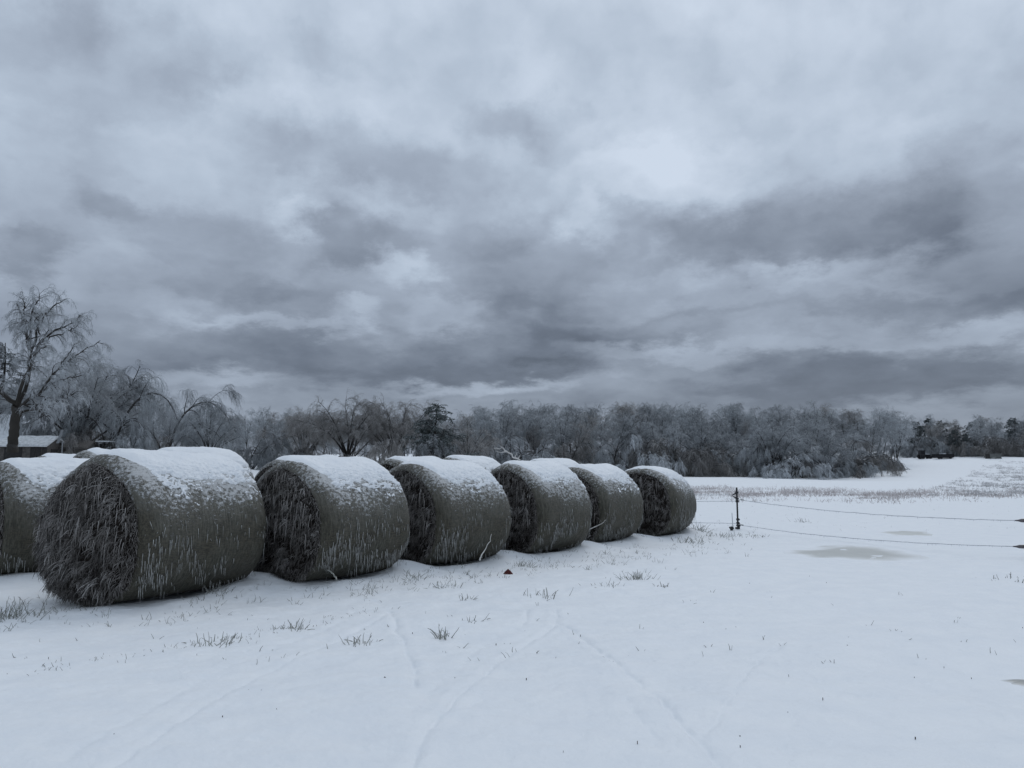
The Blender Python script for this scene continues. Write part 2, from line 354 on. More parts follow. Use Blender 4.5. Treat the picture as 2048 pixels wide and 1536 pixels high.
def build_ground():
    a = np.concatenate([np.linspace(-180, -46, 60)[:-1], np.linspace(-46, 46, 1000), np.linspace(46, 180, 60)[1:]])
    r = np.concatenate([[.05], np.linspace(.6, 3.6, 16), np.arange(3.65, 13, .022), np.geomspace(13, 40, 230)[:], np.geomspace(40.3, 500, 230), np.geomspace(520, 4500, 24)])
    A, Rr = np.meshgrid(np.radians(a), r, indexing='ij'); x = np.sin(A) * Rr; y = np.cos(A) * Rr
    z = H(x, y)
    near = (Rr < 45)
    fine = .014 * fbm(x * 1.7, y * 1.7, 0, 3, 51) + .0050 * fbm(x * 8, y * 8, 0, 4, 53, .6)
    z = z + np.where(near, fine * sst((45 - Rr) / 20), 0)
    z = z + np.where(Rr < 14, track_depth(x, y), 0)
    # small pocks where sleet and hooves broke the crust
    rng = np.random.default_rng(8)
    for _ in range(60):
        px, py = rng.uniform(100, 2000), rng.uniform(1230, 1520); q = ray(px, py).reshape(3); t_ = (EYE) / -q[2]; cx, cy = q[0] * t_, q[1] * t_
        s = rng.uniform(.02, .05); sel = (np.abs(x - cx) < .3) & (np.abs(y - cy) < .3)
        z[sel] -= rng.uniform(.004, .014) * np.exp(-((x[sel] - cx) ** 2 + (y[sel] - cy) ** 2) / (2 * s * s))
    V = np.stack([x, y, z], -1).reshape(-1, 3)
    me = mesh_np('snow_field', V, grid_q(len(a), len(r))[:, ::-1]); o = obj('ground', me, M_SNOW); return tag(o, kind='structure')
build_ground()

# frozen puddles: thin sheets of murky ice, snow blown over their rims
def puddle(px, py, rx, ry, seed, dark, label):
    c = at1(px, py); l = at1(px - rx, py); n_ = at1(px, py - ry); f_ = at1(px, py + ry)
    ax, ay = abs(c[0] - l[0]), abs(n_[1] - f_[1]) / 2
    nr, na = 26, 96; rr = np.linspace(.001, 1, nr); a = np.arange(na) / na * 2 * np.pi; A, Q = np.meshgrid(a, rr, indexing='ij')
    k = 1 + .22 * fbm(np.cos(A) * 1.3, np.sin(A) * 1.3, seed, 3, seed); x = c[0] + Q * k * ax * np.cos(A); y = c[1] + Q * k * ay * np.sin(A)
    z = H(x, y) + .020 * (1 - Q ** 2) - .001
    edge = np.clip(sst((1 - Q + .30 * fbm(x * 1.6, y * 1.6, 0, 3, seed + 5) * Q) / .55), 0, 1)
    z = np.where(Q > .97, z - .03, z)
    m, b, p = mat('puddle_ice'); at_ = b.n('ShaderNodeAttribute', attribute_name='ice'); g = b.n('ShaderNodeTexCoord').outputs['Object']
    n = b.noise(g, 2.2, 4, .6).outputs[0]; ic = b.mix(n, (.50 * dark, .49 * dark, .46 * dark, 1), (.64 * dark, .645 * dark, .59 * dark, 1))
    col = b.mix(at_.outputs['Fac'], (.83, .85, .868, 1), ic); b.link(col, p.inputs['Base Color']); b.link(b.mr(at_.outputs['Fac'], 0, 1, .55, .3), p.inputs['Roughness'])
    p.inputs['Specular IOR Level'].default_value = .3
    o = obj('ice_puddle', mesh_np('ice_puddle', np.stack([x, y, z], -1).reshape(-1, 3), grid_q(na, nr, True)[:, ::-1], True, {'ice': edge.ravel()}), m); tag(o, kind='structure')
puddle(1712, 1107, 125, 19, 3, 1.0, ''); puddle(1815, 1067, 55, 6, 5, 1.18, ''); puddle(2052, 1367, 42, 8, 9, .62, '')

# ------------------------------------------------------------------ hay bales
def wrap_mat():
    m, b, p = mat('net_wrapped_hay'); g = b.n('ShaderNodeTexCoord').outputs['Object']; fr = b.n('ShaderNodeAttribute', attribute_name='frost').outputs['Fac']
    st = b.vm('MULTIPLY', g, (8, 55, 8)).outputs[0]; st2 = b.vm('MULTIPLY', g, (60, 14, 60)).outputs[0]
    n = b.noise(st, 1.0, 4, .65).outputs[0]; n2 = b.noise(st2, 1.0, 4, .65).outputs[0]; big = b.noise(g, 2.2, 4, .6).outputs[0]; fl = b.noise(b.vm('MULTIPLY', g, (1, .7, 1)).outputs[0], 24., 6, .68).outputs[0]; fl2 = b.noise(g, 80., 3, .6).outputs[0]
    hay = b.mix(b.mr(n2, .38, .62, 0, 1), (.022, .019, .013, 1), (.084, .072, .048, 1)); olive = b.mix(b.mr(n, .4, .62, 0, 1), (.030, .030, .021, 1), (.118, .113, .088, 1))
    base = b.mix(b.mr(big, .38, .62, .15, .85), hay, olive)
    grey = b.mix(b.m('MULTIPLY', fr, .55), base, b.mix(b.mr(n, .35, .65, 0, 1), (.13, .127, .107, 1), (.30, .293, .262, 1)))
    thr = b.mr(fr, 0, 1, .70, .35); f = b.mr(b.m('SUBTRACT', b.m('ADD', b.m('MULTIPLY', fl, .7), b.m('MULTIPLY', fl2, .3)), thr), 0, .11, 0, .78, True)
    b.link(b.mix(f, grey, (.60, .61, .615, 1)), p.inputs['Base Color']); p.inputs['Roughness'].default_value = .6; p.inputs['Specular IOR Level'].default_value = .35
    h = b.m('ADD', b.m('ADD', n2, b.m('MULTIPLY', n, .8)), b.m('MULTIPLY', f, 1.0)); bp = b.n('ShaderNodeBump'); bp.inputs['Strength'].default_value = .8; bp.inputs['Distance'].default_value = .018
    b.link(h, bp.inputs['Height']); b.link(bp.outputs[0], p.inputs['Normal']); return m
M_WRAP = wrap_mat()
M_END = simple('cut_hay_end', (.016, .013, .011), .95, .6, 14., .6, spec=.1)
def straw_mat():
    m, b, p = mat('iced_straw'); a = b.n('ShaderNodeAttribute', attribute_name='tone').outputs['Fac']
    c = b.ramp(a, [(0, (.030, .026, .024)), (.4, (.14, .127, .115)), (.75, (.32, .300, .285)), (1, (.54, .52, .50))]); b.link(c, p.inputs['Base Color'])
    p.inputs['Roughness'].default_value = .35; p.inputs['Specular IOR Level'].default_value = .5; return m
M_STRAW = straw_mat()

def make_bale(x, y, ang, Wd, Ht, L, bulge, det, seed, label):
    rng = np.random.default_rng(100 + seed); z0 = float(H(x, y))
    if seed <= 7: z0 = float(Hbig(x, y)) + .0
    t = empty('hay_bale', (x, y, z0), -R_(ang), label, 'hay bale', 'round hay bales in rows on the snow')
    hw, hh, zc_ = Wd / 2, Ht / 2, Ht / 2 - .05
    egg = rng.uniform(-.03, .03); tilt = rng.uniform(-.02, .02)
    def prof(phi, yy, off=0.0):
        d = np.clip(L / 2 - np.abs(yy), 0, None); u = 1 - np.clip(d / .27, 0, 1); s = 1 - .165 * (1 - np.sqrt(np.clip(1 - u * u, 0, 1))) * (1 - .75 * sst(-np.sin(phi) * 1.4 - .1))
        cp, sp = np.cos(phi), np.sin(phi); rad = 1 + .022 * fbm(cp * 1.3 + seed, sp * 1.3, yy * 1.1, 3, seed) + .007 * fbm(cp * 9, sp * 9, yy * 9, 2, seed + 3)
        X = hw * np.sign(cp) * np.abs(cp) ** (.96 + .20 * sst(sp)) * s * rad * (1 - .05 * sp) + off * cp; Z = zc_ + (hh * sp * s * rad) * (1 + egg * cp) + off * sp + tilt * yy
        zb = -.03; Z = np.where(Z < zb + .12, zb + .12 - (.12) * (1 - np.exp(-(zb + .12 - Z) / .12)), Z)
        return X, Z
    nphi, ny = ((260, 110), (180, 80), (120, 50))[2 - det] if det else (110, 44)
    ph = np.arange(nphi) / nphi * 2 * np.pi; ys = (L / 2) * np.sin(np.linspace(-np.pi / 2, np.pi / 2, ny)); PH, YS = np.meshgrid(ph, ys, indexing='ij')
    X, Z = prof(PH, YS); V = np.stack([X, YS, Z], -1).reshape(-1, 3)
    # frost clings where sleet could land, thins towards the foot
    fz = np.sin(PH); frost = sst((fz + .42) / 1.2) * .96 + .12 * fbm(X * 2, YS * 2, Z * 2, 3, seed + 9) - .34 * (1 - sst((L / 2 + YS) / .30))
    obj('net_wrap', mesh_np('net_wrap', V, grid_q(nphi, ny, True), True, {'frost': frost.ravel()}), M_WRAP, t)
    def endsurf(rho, phi, sgn):
        Xb, Zb = prof(phi, np.full_like(phi, sgn * L / 2)); Xc, Zc = rho * Xb, zc_ + (Zb - zc_) * rho
        low = .55 + .75 * sst((.9 - Zc / Ht)); bl = (bulge if sgn < 0 else .08) * (np.clip(1 - rho ** 2, 0, 1) ** .75 * low + ((.85 * rho ** 2 * sst((-np.sin(phi) - .25) / .6)) if (sgn < 0 and bulge > .3) else 0))
        Y = sgn * (L / 2 + bl + .035 * fbm(Xc * 5, Zc * 5, seed * 1.7, 3, seed + 20) * np.clip((1 - rho) * 6, 0, 1))
        return Xc, Y, Zc
    for sgn in (-1, 1):
        nr, na = (46, 160) if det and sgn < 0 else (14, 60)
        RH, PA = np.meshgrid(np.linspace(1, .001, nr), np.arange(na) / na * 2 * np.pi, indexing='ij'); Xc, Yc, Zc = endsurf(RH, PA, sgn)
        q = grid_q(nr, na); wrapq = np.stack([np.arange(nr - 1) * na + na - 1, np.arange(1, nr) * na + na - 1, np.arange(1, nr) * na, np.arange(nr - 1) * na], -1)
        q = np.concatenate([q, wrapq]); q = q if sgn < 0 else q[:, ::-1]
        obj('cut_end', mesh_np('cut_end', np.stack([Xc, Yc, Zc], -1).reshape(-1, 3), q), M_END, t)
    # iced straw: tufts that stick out and droop, over short dark stubble
    nt = {2: 430, 1: 320, 0: 90}[det]; per = {2: 20, 1: 16, 0: 12}[det]; nt = int(nt * (1.25 if bulge > .15 else 1))
    rt_ = np.sqrt(rng.random(nt)) * .96; pt = rng.random(nt) * 2 * np.pi; Xt, Yt, Zt = endsurf(rt_, pt, -1); sw = fbm(Xt * 2.2, Zt * 2.2, seed, 2, seed + 40)
    td = np.stack([rng.normal(0, .55, nt) + .9 * sw, -np.abs(rng.normal(.75, .3, nt)), rng.normal(.15, .5, nt)], -1); tl = rng.uniform(.07, .20, nt) * (1 - .45 * rt_ ** 5) * (1 + .6 * (bulge > .15) * rng.random(nt)); tt = np.clip(.38 + .26 * rng.normal(0, 1, nt) + .22 * (Zt / Ht - .5), .08, .95)
    ix = np.repeat(np.arange(nt), per); n = len(ix); S = np.stack([Xt[ix] + rng.normal(0, .022, n), Yt[ix] + .03, np.maximum(Zt[ix] + rng.normal(0, .022, n), .01)], -1)
    dr = td[ix] + rng.normal(0, .34, (n, 3)); dr /= np.linalg.norm(dr, axis=1, keepdims=True); ln = tl[ix] * rng.uniform(.5, 1.2, n); tone = np.clip(tt[ix] + rng.normal(0, .12, n), .02, 1)
    m0 = {2: 2400, 1: 1600, 0: 500}[det]; r0_ = np.sqrt(rng.random(m0)); p0_ = rng.random(m0) * 2 * np.pi; X0_, Y0_, Z0_ = endsurf(r0_, p0_, -1)
    d0 = np.stack([rng.normal(0, .8, m0), -np.abs(rng.normal(.6, .4, m0)), rng.normal(0, .8, m0)], -1); d0 /= np.linalg.norm(d0, axis=1, keepdims=True)
    mr_ = {2: 1500, 1: 900, 0: 200}[det]; rr_ = rng.uniform(.93, 1.0, mr_); pr_ = rng.random(mr_) * 2 * np.pi; Xr, Yr, Zr = endsurf(rr_, pr_, -1)      # torn fringe along the wrapped rim
    X0_, Y0_, Z0_ = np.concatenate([X0_, Xr]), np.concatenate([Y0_, Yr - .015]), np.concatenate([Z0_, Zr]); d0 = np.concatenate([d0, np.stack([rng.normal(0, .5, mr_) + .5 * np.cos(pr_), -np.abs(rng.normal(.35, .3, mr_)), rng.normal(-.2, .5, mr_) + .3 * np.sin(pr_)], -1)]); d0 /= np.linalg.norm(d0, axis=1, keepdims=True); m0 += mr_
    S = np.concatenate([S, np.stack([X0_, Y0_ + .02, Z0_], -1)]); dr = np.concatenate([dr, d0]); ln = np.concatenate([ln, rng.uniform(.03, .11, m0)]); tone = np.concatenate([tone, np.clip(np.concatenate([rng.normal(.13, .12, m0 - mr_), rng.normal(.38, .18, mr_)]), .02, 1)]); n = len(S)
    thick = (.0031 if det == 2 else .0042) * rng.uniform(.55, 1.5, n)
    P = grow(rng, S, dr, ln, 5, .85, .30); P[:, :, 2] = np.maximum(P[:, :, 2], -.02)
    rad = thick[:, None] * np.array([.9, 1.1, 1.1, 1, .8, .35])[None]
    v, q = tubes(P, rad, 3); tn = np.repeat(tone, 6 * 3)
    # long hanging icicled stems
    m = {2: 190, 1: 140, 0: 30}[det]; rho = np.sqrt(rng.random(m)) * .97; phi = rng.uniform(-.3, math.pi + .3, m); Xc, Yc, Zc = endsurf(rho, phi, -1)
    S = np.stack([Xc, Yc - .05 - .06 * rng.random(m), Zc], -1); l2 = rng.uniform(.08, .30, m); P2 = grow(rng, S, np.stack([rng.normal(0, .12, m), rng.normal(-.15, .1, m), -np.ones(m)], -1), l2, 3, .8, .05); P2[:, :, 2] = np.maximum(P2[:, :, 2], 0)
    v2, q2 = tubes(P2, np.full((m, 1), .0048) * np.array([[1.0, .8, .55, .15]]), 4); tn2 = np.repeat(np.clip(rng.normal(.60, .15, m), .2, 1), 16)
    vv, qq = join([(v, q), (v2, q2)]); s_ = obj('straw_stalks', mesh_np('straw_stalks', vv, qq, True, {'tone': np.concatenate([tn, tn2])}), M_STRAW, t); s_['kind'] = 'stuff'
    # snow cap: real thickness, breaking up down the sides
    na, nb = {2: (420, 250), 1: (280, 170), 0: (130, 80)}[det]
    p0, p1 = R_(4), R_(176); ph = np.linspace(p0, p1, na); yy = np.linspace(-L / 2 + .02, L / 2 - .015, nb); PH, YY = np.meshgrid(ph, yy, indexing='ij')
    sp = np.sin(PH); X0, Z0 = prof(PH, YY)
    grain = fbm(X0 * 34, YY * 24, Z0 * 34, 2, seed + 60, .6); lump = fbm(X0 * 13, YY * 9, Z0 * 13, 3, seed + 61); wide = fbm(X0 * 1.6, YY * 1.8, 0, 2, seed + 62)
    side = 1 - sst((.985 - sp + .04 * wide) / .56)                      # 1 on the crown, 0 well down the flank
    front = sst((YY + L / 2 - .05 - .05 * wide - .12 * sst((1 - sp) / .25)) / .26); back = sst((L / 2 - .0 - YY) / .22)
    T = .052 * side * front * (1 + .25 * wide) * (.2 + .8 * back) - .010 - .020 * (1 - front) * sst((1.0 - sp) / .05)
    zone = sst((sp - .05) / .40)
    amp = .004 + .030 * (1 - sst((sp - .55) / .42))
    T = T + amp * (.55 * grain + .65 * lump) * zone * (.2 + .8 * front) - .016 * (1 - sst((sp - .15) / .55)) 
    T = np.minimum(T, .13); T[:, 0] = np.minimum(T[:, 0], -.02); T[:, -1] = np.minimum(T[:, -1], -.004); T[0] = -.02; T[-1] = -.02
    Tq = np.maximum(T, -.02); s2 = 1.0
    Xs = X0 + Tq * np.cos(PH) * s2; Zs = Z0 + Tq * sp
    q = grid_q(na, nb); keep = (T.ravel()[q] > -.006).any(1)
    q = q[keep]; used, inv = np.unique(q, return_inverse=True)
    Vs = np.stack([Xs, YY, Zs], -1).reshape(-1, 3)[used]; obj('snow_cap', mesh_np('snow_cap', Vs, inv.reshape(-1, 4)), M_CAP, t)
    # icicles on the flanks
    n = {2: 900, 1: 640, 0: 60}[det]; s = np.where(rng.random(n) < .8, 0.0, math.pi); phi = R_(1) * rng.triangular(-66, -30, 12, n); phi = np.where(s > 0, math.pi - phi, phi)
    yy = rng.uniform(-L / 2 + .03, L / 2 - .02, n); ok_ = fbm(yy * 3.5, phi * 3, seed, 3, seed + 70) + .25 * rng.normal(0, 1, n) > .12; phi, yy = phi[ok_], yy[ok_]; n = len(yy); X, Z = prof(phi, yy, .006); ln = rng.uniform(.025, .13, n) * np.where(rng.random(n) < .15, 1.7, 1)
    ln = np.minimum(ln, np.maximum(Z - .01, .03)); below = np.clip((Z - ln - zc_) / hh, -1, 1); hold = hw * np.sqrt(1 - below ** 2) * 1.0 + .004     # an icicle above the widest line lies against the flank
    xb = np.where(Z > zc_, np.maximum(np.abs(X), np.minimum(hold, np.abs(X) + .05)), np.abs(X)) * np.sign(np.cos(phi)); P = np.zeros((n, 4, 3)); f_ = np.array([-.03, .3, .68, 1.0])
    P[:, :, 0] = X[:, None] + (xb - X)[:, None] * f_[None] + rng.normal(0, .006, n)[:, None] * f_[None]; P[:, :, 1] = yy[:, None] + rng.normal(0, .008, n)[:, None] * f_[None]; P[:, :, 2] = Z[:, None] - ln[:, None] * f_[None]
    v, q = tubes(P, rng.uniform(.0022, .0056, n)[:, None] * np.array([[1, .9, .6, .12]]), 5); ic = obj('icicles', mesh_np('icicles', v, q), M_ICICLE, t); ic['kind'] = 'stuff'
    return t
for b in BALES: make_bale(*b)

# twig on a bale, bare stalks against the bales
def stalk(name, pts, r0, m, label, cat, extra=()):
    P = np.array(pts, float); n = 14; s = np.linspace(0, len(P) - 1, n); Q = np.stack([np.interp(s, np.arange(len(P)), P[:, k]) for k in range(3)], -1)[None]
    Q[0, 1:-1] += np.random.default_rng(int(abs(P[0, 0] * 1000))).normal(0, r0 * .6, (n - 2, 3))
    parts = [tubes(Q, taper([r0], n, .35), 6)]
    for e_ in extra:
        E_ = np.array(e_, float)[None]; parts.append(tubes(E_, taper([r0 * .6], E_.shape[1], .3), 5))
    o = obj(name, mesh_np(name, *join(parts)), m); return tag(o, label, cat)
def rp(px, py, d):
    v = ray(px, py).reshape(3); t_ = d / v[1]; return np.array([0, 0, EYE]) + v * t_
stalk('twig', [rp(1040, 921, 15.95), rp(1026, 912, 15.95), rp(1012, 903, 15.9), rp(1005, 896, 15.9), rp(988, 897, 15.9)], .017, M_PALETWIG, 'pale forked twig sticking up from the top of a hay bale', 'twig',
      [[rp(1012, 903, 15.9), rp(1002, 905, 15.9), rp(992, 903, 15.8)], [rp(1030, 915, 15.95), rp(1034, 905, 15.9)], [rp(1036, 918, 15.95), rp(1041, 909, 15.9)], [rp(1005, 896, 15.9), rp(1000, 892, 15.9)]])
stalk('stalk', [rp(960, 1121, 12.9), rp(963, 1110, 12.95), rp(972, 1095, 13.05), rp(980, 1083, 13.1), rp(983, 1068, 13.15)], .012, M_PALETWIG, 'curved pale stalk leaning on the curved side of a hay bale', 'stalk')
stalk('stalk', [rp(1176, 1060, 16.2), rp(1195, 1052, 16.2), rp(1205, 1046, 16.1), rp(1212, 1039, 16.0)], .012, M_PALETWIG, 'pale straight stalk poking out between the fourth and fifth front bales', 'stalk')
stalk('stalk', [rp(673, 1160, 10.3), rp(668, 1150, 10.35), rp(660, 1142, 10.45), rp(655, 1140, 10.5)], .011, M_ICE_STALK, 'short bent stalk at the foot of the second front bale', 'stalk')

# ------------------------------------------------------------------ grass through the snow
def blades(rng, C_, n_per, hmin, hmax, spread, r, lean=.5, g=.7, npt=4, k=3):
    N = len(C_) * n_per; S = np.repeat(C_, n_per, 0).copy(); off = rng.normal(0, 1, (N, 2)) * spread; S[:, :2] += off; S[:, 2] = H(S[:, 0], S[:, 1]) - .015
    d = np.stack([off[:, 0] / (spread + 1e-6) * lean * .6 + rng.normal(0, lean, N), rng.normal(0, lean, N), np.ones(N)], -1); d /= np.linalg.norm(d, axis=1, keepdims=True)
    P = grow(rng, S, d, rng.uniform(hmin, hmax, N), npt, g, .14); P[:, 1:, 2] = np.maximum(P[:, 1:, 2], S[:, None, 2] + .004)
    return tubes(P, (r * rng.uniform(.6, 1.3, N))[:, None] * np.linspace(1, .45, npt + 1)[None], k)
rng = np.random.default_rng(5)
TUFTS = [(890, 1275, 13, .16, .05, 'upright grey grass tuft standing alone beside a wheel track'), (722, 1287, 20, .12, .10, 'low spiky grass tuft where the curved tracks begin'), (440, 1287, 16, .15, .09, 'iced bent grass blades, the largest clump in the bare near snow'),
         (583, 1258, 14, .13, .08, 'fan of short grass blades uphill of the bent clump'), (1272, 1157, 34, .17, .12, 'bushy grey grass tuft out in the snow below the last bales'), (14, 1238, 46, .26, .14, 'dark twiggy weed clump at the photo edge below the cut off bale'),
         (1090, 1193, 16, .15, .12, 'sparse grass tuft below the gap between third and fourth front bales'), (1215, 1172, 14, .12, .11, 'thin row of grass blades beside the bushy tuft'), (935, 1198, 9, .10, .05, 'tiny dark grass sprig standing before the third front bale'), (1325, 1172, 7, .09, .05, 'small pair of grass blades past the bushy tuft'),
         (835, 1158, 18, .14, .10, 'curly dark grass tuft in front of the third front bale'), (895, 1175, 14, .14, .13, 'wide V of grass blades before the third front bale'), (1050, 1135, 26, .18, .09, 'grass tuft close beside the red leaf'), (1605, 1045, 14, .22, .16, 'grass sprigs in the open snow past the fence post'),
         (1400, 1062, 18, .36, .10, 'tall thin weeds at the foot of the last front bale'), (1380, 1084, 30, .20, .25, 'frosted grass patch below the last front bale'), (1445, 1072, 40, .14, .30, 'dense low grass patch at the foot of the fence post'), (1510, 1073, 22, .10, .22, 'flat grass patch just past the fence post'),
         (2035, 1160, 24, .10, .22, 'flattened grass patch in the snow near the lower wire handle'), (945, 1243, 10, .11, .07, 'small scatter of grass blades near the end of a wheel track'), (430, 1185, 14, .16, .07, 'broken iced stalks at the foot of the nearest front bale')]
for (px, py, n, h, sp, lab) in TUFTS:
    c = at1(px, py); dark = px < 100
    v, q = blades(rng, c[None], int(n * 1.5), h * .3, h, sp, .0048 if px < 1300 else .007, .42, .10); tag(obj('grass_tuft', mesh_np('grass_tuft', v, q), M_ICE_STALK), lab, 'grass tuft', 'grass tufts poking through the snow')
def scatter(px, py, far=420.):
    p, ok = at(px, py, far); return p[ok]
pts = []
n = 300; u = rng.random(n); pts.append((u * 1520, 1232 - u * 168 + rng.normal(0, 22, n)))           # strip below the bales
n = 130; u = rng.random(n); pts.append((700 + u * 820, 1190 - u * 112 + rng.normal(0, 9, n)))
n = 110; u = rng.random(n); pts.append((60 + u * 720, 1345 - u * 125 + rng.normal(0, 5, n)))
n = 90; pts.append((rng.uniform(0, 2048, n), rng.uniform(1180, 1330, n)))
n = 120; pts.append((rng.uniform(1395, 2048, n), rng.uniform(1000, 1062, n)))
px = np.concatenate([p[0] for p in pts]); py = np.concatenate([p[1] for p in pts]); P_ = scatter(px, py)
inside = np.zeros(len(P_), bool)
for b in BALES:
    A = R_(b[2]); dx, dy = P_[:, 0] - b[0], P_[:, 1] - b[1]; a_ = dx * math.sin(A) + dy * math.cos(A); l_ = dx * math.cos(A) - dy * math.sin(A); inside |= (np.abs(a_) < b[5] / 2 + .1) & (np.abs(l_) < b[3] / 2 - .1)
P_ = P_[~inside]; k = len(P_) // 2
parts = [blades(rng, P_[:k], 4, .03, .11, .04, .0036, .5, .08, 3), blades(rng, P_[k:], 2, .02, .07, .03, .0036, .6, .1, 3)]
tag(obj('grass_sprigs', mesh_np('grass_sprigs', *join(parts)), M_ICE_STALK), kind='stuff')
n = 45; P_ = scatter(rng.uniform(0, 2048, n), 1150 + 370 * rng.random(n) ** 1.1); n = len(P_); s = .0024 + .0050 * rng.random(n) ** 2.5
parts = []
for c, r_ in zip(P_, s):
    a = np.sort(rng.random(6)) * 6.283; rr = r_ * rng.uniform(.5, 1.1, 6); tp = np.c_[c[0] + rr * np.cos(a), c[1] + rr * np.sin(a), c[2] + .008 + r_ * .4 * rng.random(6)]
    bt = tp.copy(); bt[:, 2] = c[2] - .01; V = np.concatenate([tp, bt]); i = np.arange(6); i2 = (i + 1) % 6
    parts.append((V, np.concatenate([np.stack([i + 6, i2 + 6, i2, i], -1), [[0, 1, 2, 3], [0, 3, 4, 5]]])))
tag(obj('debris', mesh_np('leaf_debris', *join(parts), smooth=False), M_DEBRIS), kind='stuff')
# dark hoof-broken hole edge pieces, larger
for (px, py, w_, lab) in ((769, 1360, .018, 'dark leaf scrap half buried beside small holes in the snow'),):
    c = at1(px, py); a = np.arange(10) / 10 * 6.283; rr = w_ * (1 + .3 * np.cos(3 * a + px)); tp = np.c_[c[0] + rr * np.cos(a), c[1] + rr * .5 * np.sin(a), np.full(10, c[2] + .010) + .008 * np.cos(a)]
    V = np.concatenate([tp, tp - [0, 0, .02], [c + [0, 0, .026]]]); i = np.arange(10); i2 = (i + 1) % 10
    tag(obj('leaf', mesh_np('leaf', V, np.concatenate([np.stack([i + 10, i2 + 10, i2, i], -1), np.stack([i[::2], i[::2] + 1, (i[::2] + 2) % 10, np.full(5, 20)], -1)])), M_DEBRIS), lab, 'leaf')
# red-brown leaf
c = at1(1016, 1149); nu = 12; u, v = np.meshgrid(np.linspace(-1, 1, nu), np.linspace(-1, 1, nu), indexing='ij')
X = u * .085; Z = .085 * np.clip(1 - np.abs(u) ** 1.4, 0, 1) * np.clip(1 - np.abs(v) ** 2.2, 0, 1) + .008 * fbm(u * 3, v * 3, 0, 2, 4); Y = v * .05
V = np.stack([X + c[0], Y + c[1], Z + c[2]], -1).reshape(-1, 3); q = grid_q(nu, nu); Vb = V - [0, 0, .006]
rl = mesh_np('red_leaf', np.concatenate([V, Vb]), np.concatenate([q, q[:, ::-1] + len(V)])); tag(obj('red_leaf', rl, M_RED), 'curled dark red leaf lying on the snow before the bales', 'leaf')

# stubble strip and the weedy rise on the far field
n = 5600; px = 1380 + 690 * rng.random(n) ** 1.25; py = np.where(rng.random(n) < .8, rng.triangular(974, 985, 995, n), rng.uniform(973, 1003, n)) + 4 * fbm(px / 60., px * 0, 0, 2, 3) + (px - 1400) * .004
P_ = scatter(px, py, 200.); keep = fbm(P_[:, 0] / 5, P_[:, 1] / 2.5, 0, 3, 77) > -.35 + np.clip((P_[:, 0] / P_[:, 1] - .32) * 2.2, 0, .75); P_ = P_[keep]
v, q = blades(rng, P_, 2, .10, .34, .12, .011, .4, .25, 2); tag(obj('stubble_grass', mesh_np('stubble_grass', v, q), M_STUBBLE), kind='stuff')
n = 5200; px = 1840 + 230 * rng.random(n) ** .8; py = rng.uniform(922, 1000, n); ok = (py > 1003 - (px - 1790) * .38 + 6 * fbm(px / 20., py / 10., 0, 2, 9)) ; ok &= rng.random(n) > .62 * np.clip((py - 962) / 14, 0, 1); px, py = px[ok], py[ok]; P_ = scatter(px, py, 260.)
keep = fbm(P_[:, 0] / 1.6, P_[:, 1] / 4.0, 0, 3, 78) > .12; P_ = P_[keep]
v, q = blades(rng, P_, 5, .10, .36, .16, .016, .6, .3, 2); tag(obj('field_weeds', mesh_np('field_weeds', v, q), M_CLOD), kind='stuff')

# ------------------------------------------------------------------ fence
def bm_box(cx, cy, cz, sx_, sy_, sz_, rz=0.0, pivot=None):
    v = np.array([[a, b, c] for a in (-.5, .5) for b in (-.5, .5) for c in (-.5, .5)]) * [sx_, sy_, sz_]
    cr, sr = math.cos(rz), math.sin(rz); v = np.c_[v[:, 0] * cr - v[:, 1] * sr, v[:, 0] * sr + v[:, 1] * cr, v[:, 2]] + [cx, cy, cz]
    return v, np.array([[0, 1, 3, 2], [4, 6, 7, 5], [0, 4, 5, 1], [2, 3, 7, 6], [0, 2, 6, 4], [1, 5, 7, 3]])
def quadmesh(name, parts, m, parent=None, smooth=False): return obj(name, mesh_np(name, *join(parts), smooth=smooth), m, parent)
def line(a, b, n, sag=0.0, wob=0.0, seed=0):
    r = np.random.default_rng(seed); s = np.linspace(0, 1, n)[:, None]; P = np.array(a) * (1 - s) + np.array(b) * s; P[:, 2] -= sag * 4 * s[:, 0] * (1 - s[:, 0]); P[1:-1] += r.normal(0, 1, (n - 2, 3)) * wob; return P
def wire(name, P, r, m, parent, ice=True, seed=1):
    rr = np.random.default_rng(seed); parts = [tubes(P[None], (r * (1 + .35 * rr.random(len(P))))[None], 6)]
    if ice:
        k = int(np.linalg.norm(P[-1] - P[0]) * 7); i = rr.integers(0, len(P) - 1, k); S = P[i] + (P[i + 1] - P[i]) * rr.random((k, 1)); I = np.repeat(S[:, None], 3, 1); I[:, :, 2] -= np.array([0, .5, 1])[None] * rr.uniform(.01, .05, (k, 1)); parts.append(tubes(I, np.full((k, 1), .004) * [[1, .7, .1]], 4))
    return quadmesh(name, parts, m, parent, True)
fp = at1(1476, 1058); fx, fy, fz_ = fp; zz = lambda py: float(rp(1476, py, fy)[2])
fence = empty('wire_fence', fp, 0, 'dark steel fence post with thin iced wires running behind the bales', 'fence')
def loc(p): return np.array(p) - fp
tp = [bm_box(0, 0, zz(978) / 2 - .1, .045, .012, zz(978) + .2), bm_box(0, -.0185, zz(978) / 2 - .1, .012, .025, zz(978) + .2 - .004)] + [bm_box(0, -.036, h_, .03, .008, .02) for h_ in np.arange(.12, zz(978), .06)]
V0 = [(v - [0, 0, 0], q) for v, q in tp]; quadmesh('post', V0, M_STEEL, fence)
